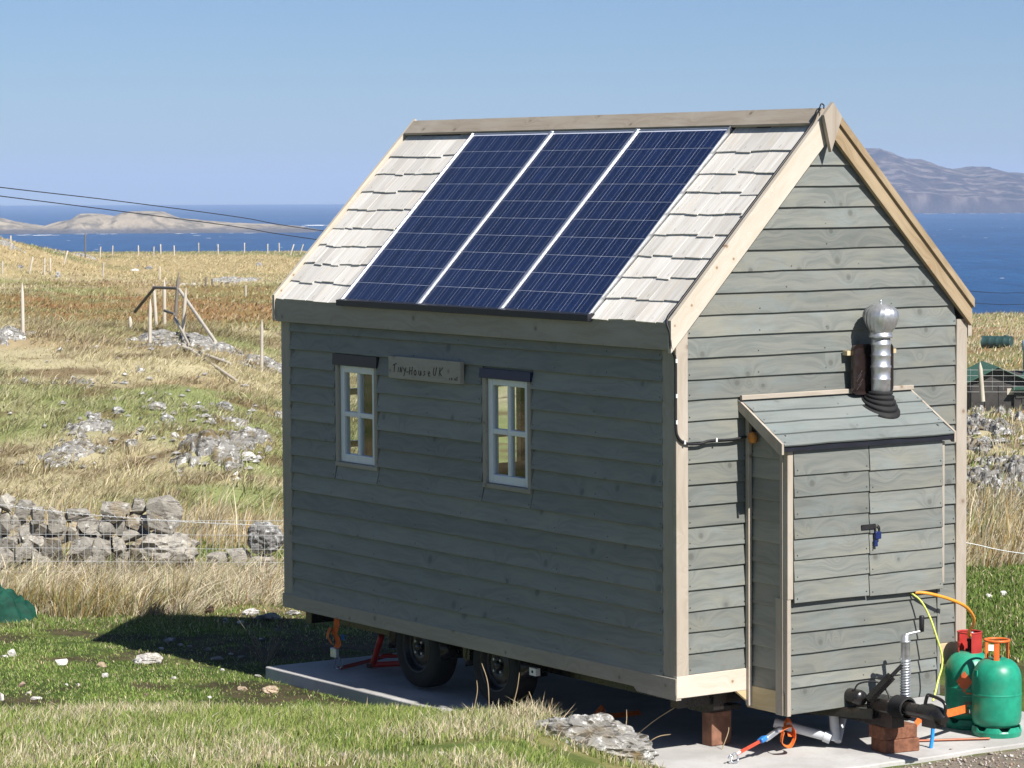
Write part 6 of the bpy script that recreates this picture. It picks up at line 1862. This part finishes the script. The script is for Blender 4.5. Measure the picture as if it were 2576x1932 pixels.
v, q, Tm, Am = gridsheet('island', 2195, 2430, -490, -125, 60, 260, isl_z, None)
me = np_mesh('island', v, quads=q, smooth=True)
nn = fbm(v[:, 0] / 9, v[:, 1] / 9, 9.0, 5); zz = v[:, 2] - SEA
c = mixc(C3(.36, .30, .215) * np.ones((len(v), 1)), C3(.17, .145, .105), sstep(.45, .62, nn))
c = mixc(c, C3(.10, .095, .10), 1 - sstep(1.4, 4.6, zz + 5 * (nn - .5)))
colour_attr(me, c)
tag(link('island', me, M['hill']), kind='structure', label='low tan island offshore')

hill = skyline([(1500, 520), (1750, 470), (1900, 420), (2050, 385), (2168, 376), (2200, 374), (2225, 382), (2250, 392), (2270, 400), (2310, 402), (2340, 415), (2370, 424), (2400, 428), (2430, 423), (2470, 420), (2500, 429), (2520, 435), (2576, 438), (2650, 446), (2800, 440), (3000, 470)], 4650)
def hill_z(T, A, X, Y):
    h = prof_interp(A, hill)
    f = sstep(4030, 4075, T + 40 * (fbm(X / 60, Y / 60, 2) - .5)) * .30 + sstep(4060, 4650, T) * .70
    f = f * (1 - sstep(4700, 5100, T))
    gul = np.abs(fbm(X / 110, Y / 110, 7, 4) - .5) * 2
    z = h * f * (1 - .22 * (1 - f) * gul) + (fbm(X / 45, Y / 45, 5, 4) - .5) * 9 * np.clip(f * 2.5, 0, 1) * (1 - sstep(.8, 1.0, f)) + (fbm(X / 14, Y / 14, 15, 4) - .5) * 4.0 * np.clip(f * 2.5, 0, 1)
    return SEA - .6 + np.maximum(z, 0)
v, q, Tm, Am = gridsheet('headland', 4000, 5120, 60, 1080, 150, 330, hill_z, None)
me = np_mesh('headland', v, quads=q, smooth=False)
nn = fbm(v[:, 0] / 60, v[:, 1] / 60, 9.0, 5); n2 = fbm(v[:, 0] / 16, v[:, 1] / 16, 19.0, 4); zz = v[:, 2] - SEA
c = mixc(C3(.062, .040, .036) * np.ones((len(v), 1)), C3(.10, .074, .055), sstep(.48, .64, nn))
c = mixc(c, C3(.20, .165, .15), sstep(.54, .66, n2) * .8)
c = mixc(c, C3(.018, .014, .02), sstep(.47, .35, n2) * .9)
c = mixc(c, C3(.045, .038, .05), (1 - sstep(8, 22, zz + 16 * (nn - .5))) * .8)
colour_attr(me, c)
tag(link('headland', me, M['hill']), kind='structure', label='hazy brown headland across the water')

# surf: flat patches of broken water
fv, ff = [], []
def foam(t, u, w, l, seed):
    r = np.random.default_rng(seed); x0, y0 = unalong(t, (u - 1288) / F_ * t); b0 = len(fv); n_ = 14
    for k in range(n_):
        a = 2 * math.pi * k / n_; rr = r.uniform(.45, 1.3)
        du = math.cos(a) * w / 2 * rr * 1.25; dt = math.sin(a) * l / 2 * rr * 1.5
        fv.append((x0 + du * CY_ + dt * SY, y0 - du * SY + dt * CY_, SEA + .35))
    ff.append(tuple(range(b0, b0 + n_)))
for (t, u, w, l) in [(2120, 65, 9, 16), (2110, 110, 14, 22), (2105, 135, 7, 12), (2165, 205, 8, 10), (2160, 262, 7, 10), (2165, 287, 6, 9), (2170, 452, 6, 10), (2175, 490, 4, 9), (2180, 585, 3, 8), (2180, 628, 9, 11), (2185, 640, 4, 8), (2640, 738, 16, 30), (2650, 760, 9, 20), (2720, 800, 15, 34), (2750, 790, 20, 22), (2660, 718, 8, 20), (2730, 835, 12, 22), (2060, 497, 4, 8), (2600, 65, 3, 16), (3930, 2330, 6, 24), (3925, 2348, 9, 26), (3960, 2446, 7, 22), (3960, 2473, 5, 20), (3975, 2520, 8, 20), (4010, 2400, 5, 18), (4010, 2560, 8, 18)]:
    foam(t, u, w, l, int(t + u))
rg = np.random.default_rng(5)
for k in range(70):   # scattered whitecaps
    t = rg.uniform(900, 3600); u = rg.choice([rg.uniform(-200, 820), rg.uniform(2300, 2750)])
    foam(t, u, t * .0011 * rg.uniform(.5, 1.3), t * .0015 * rg.uniform(1, 2.5), 1000 + k)
tag(link('sea_foam', pymesh('sea_foam', fv, ff), M['foam']), kind='stuff', label='white surf breaking on the rocks')

# ------------------------------------------------------------------ haze
HB = MB(); HB.box(-10500, 10500, -4000, 14000, SEA - 4.5, 110.0)
hz = bpy.data.materials.new('sea_haze'); hz.use_nodes = True; ht = hz.node_tree; ht.nodes.clear()
ho = ht.nodes.new('ShaderNodeOutputMaterial'); hv = ht.nodes.new('ShaderNodeVolumePrincipled')
hv.inputs['Color'].default_value = (0.60, 0.75, 1.0, 1)
hv.inputs['Density'].default_value = 0.00013
hv.inputs['Anisotropy'].default_value = 0.0
ht.links.new(hv.outputs[0], ho.inputs['Volume'])
tag(HB.build('haze', hz), kind='stuff', label='thin sea haze')
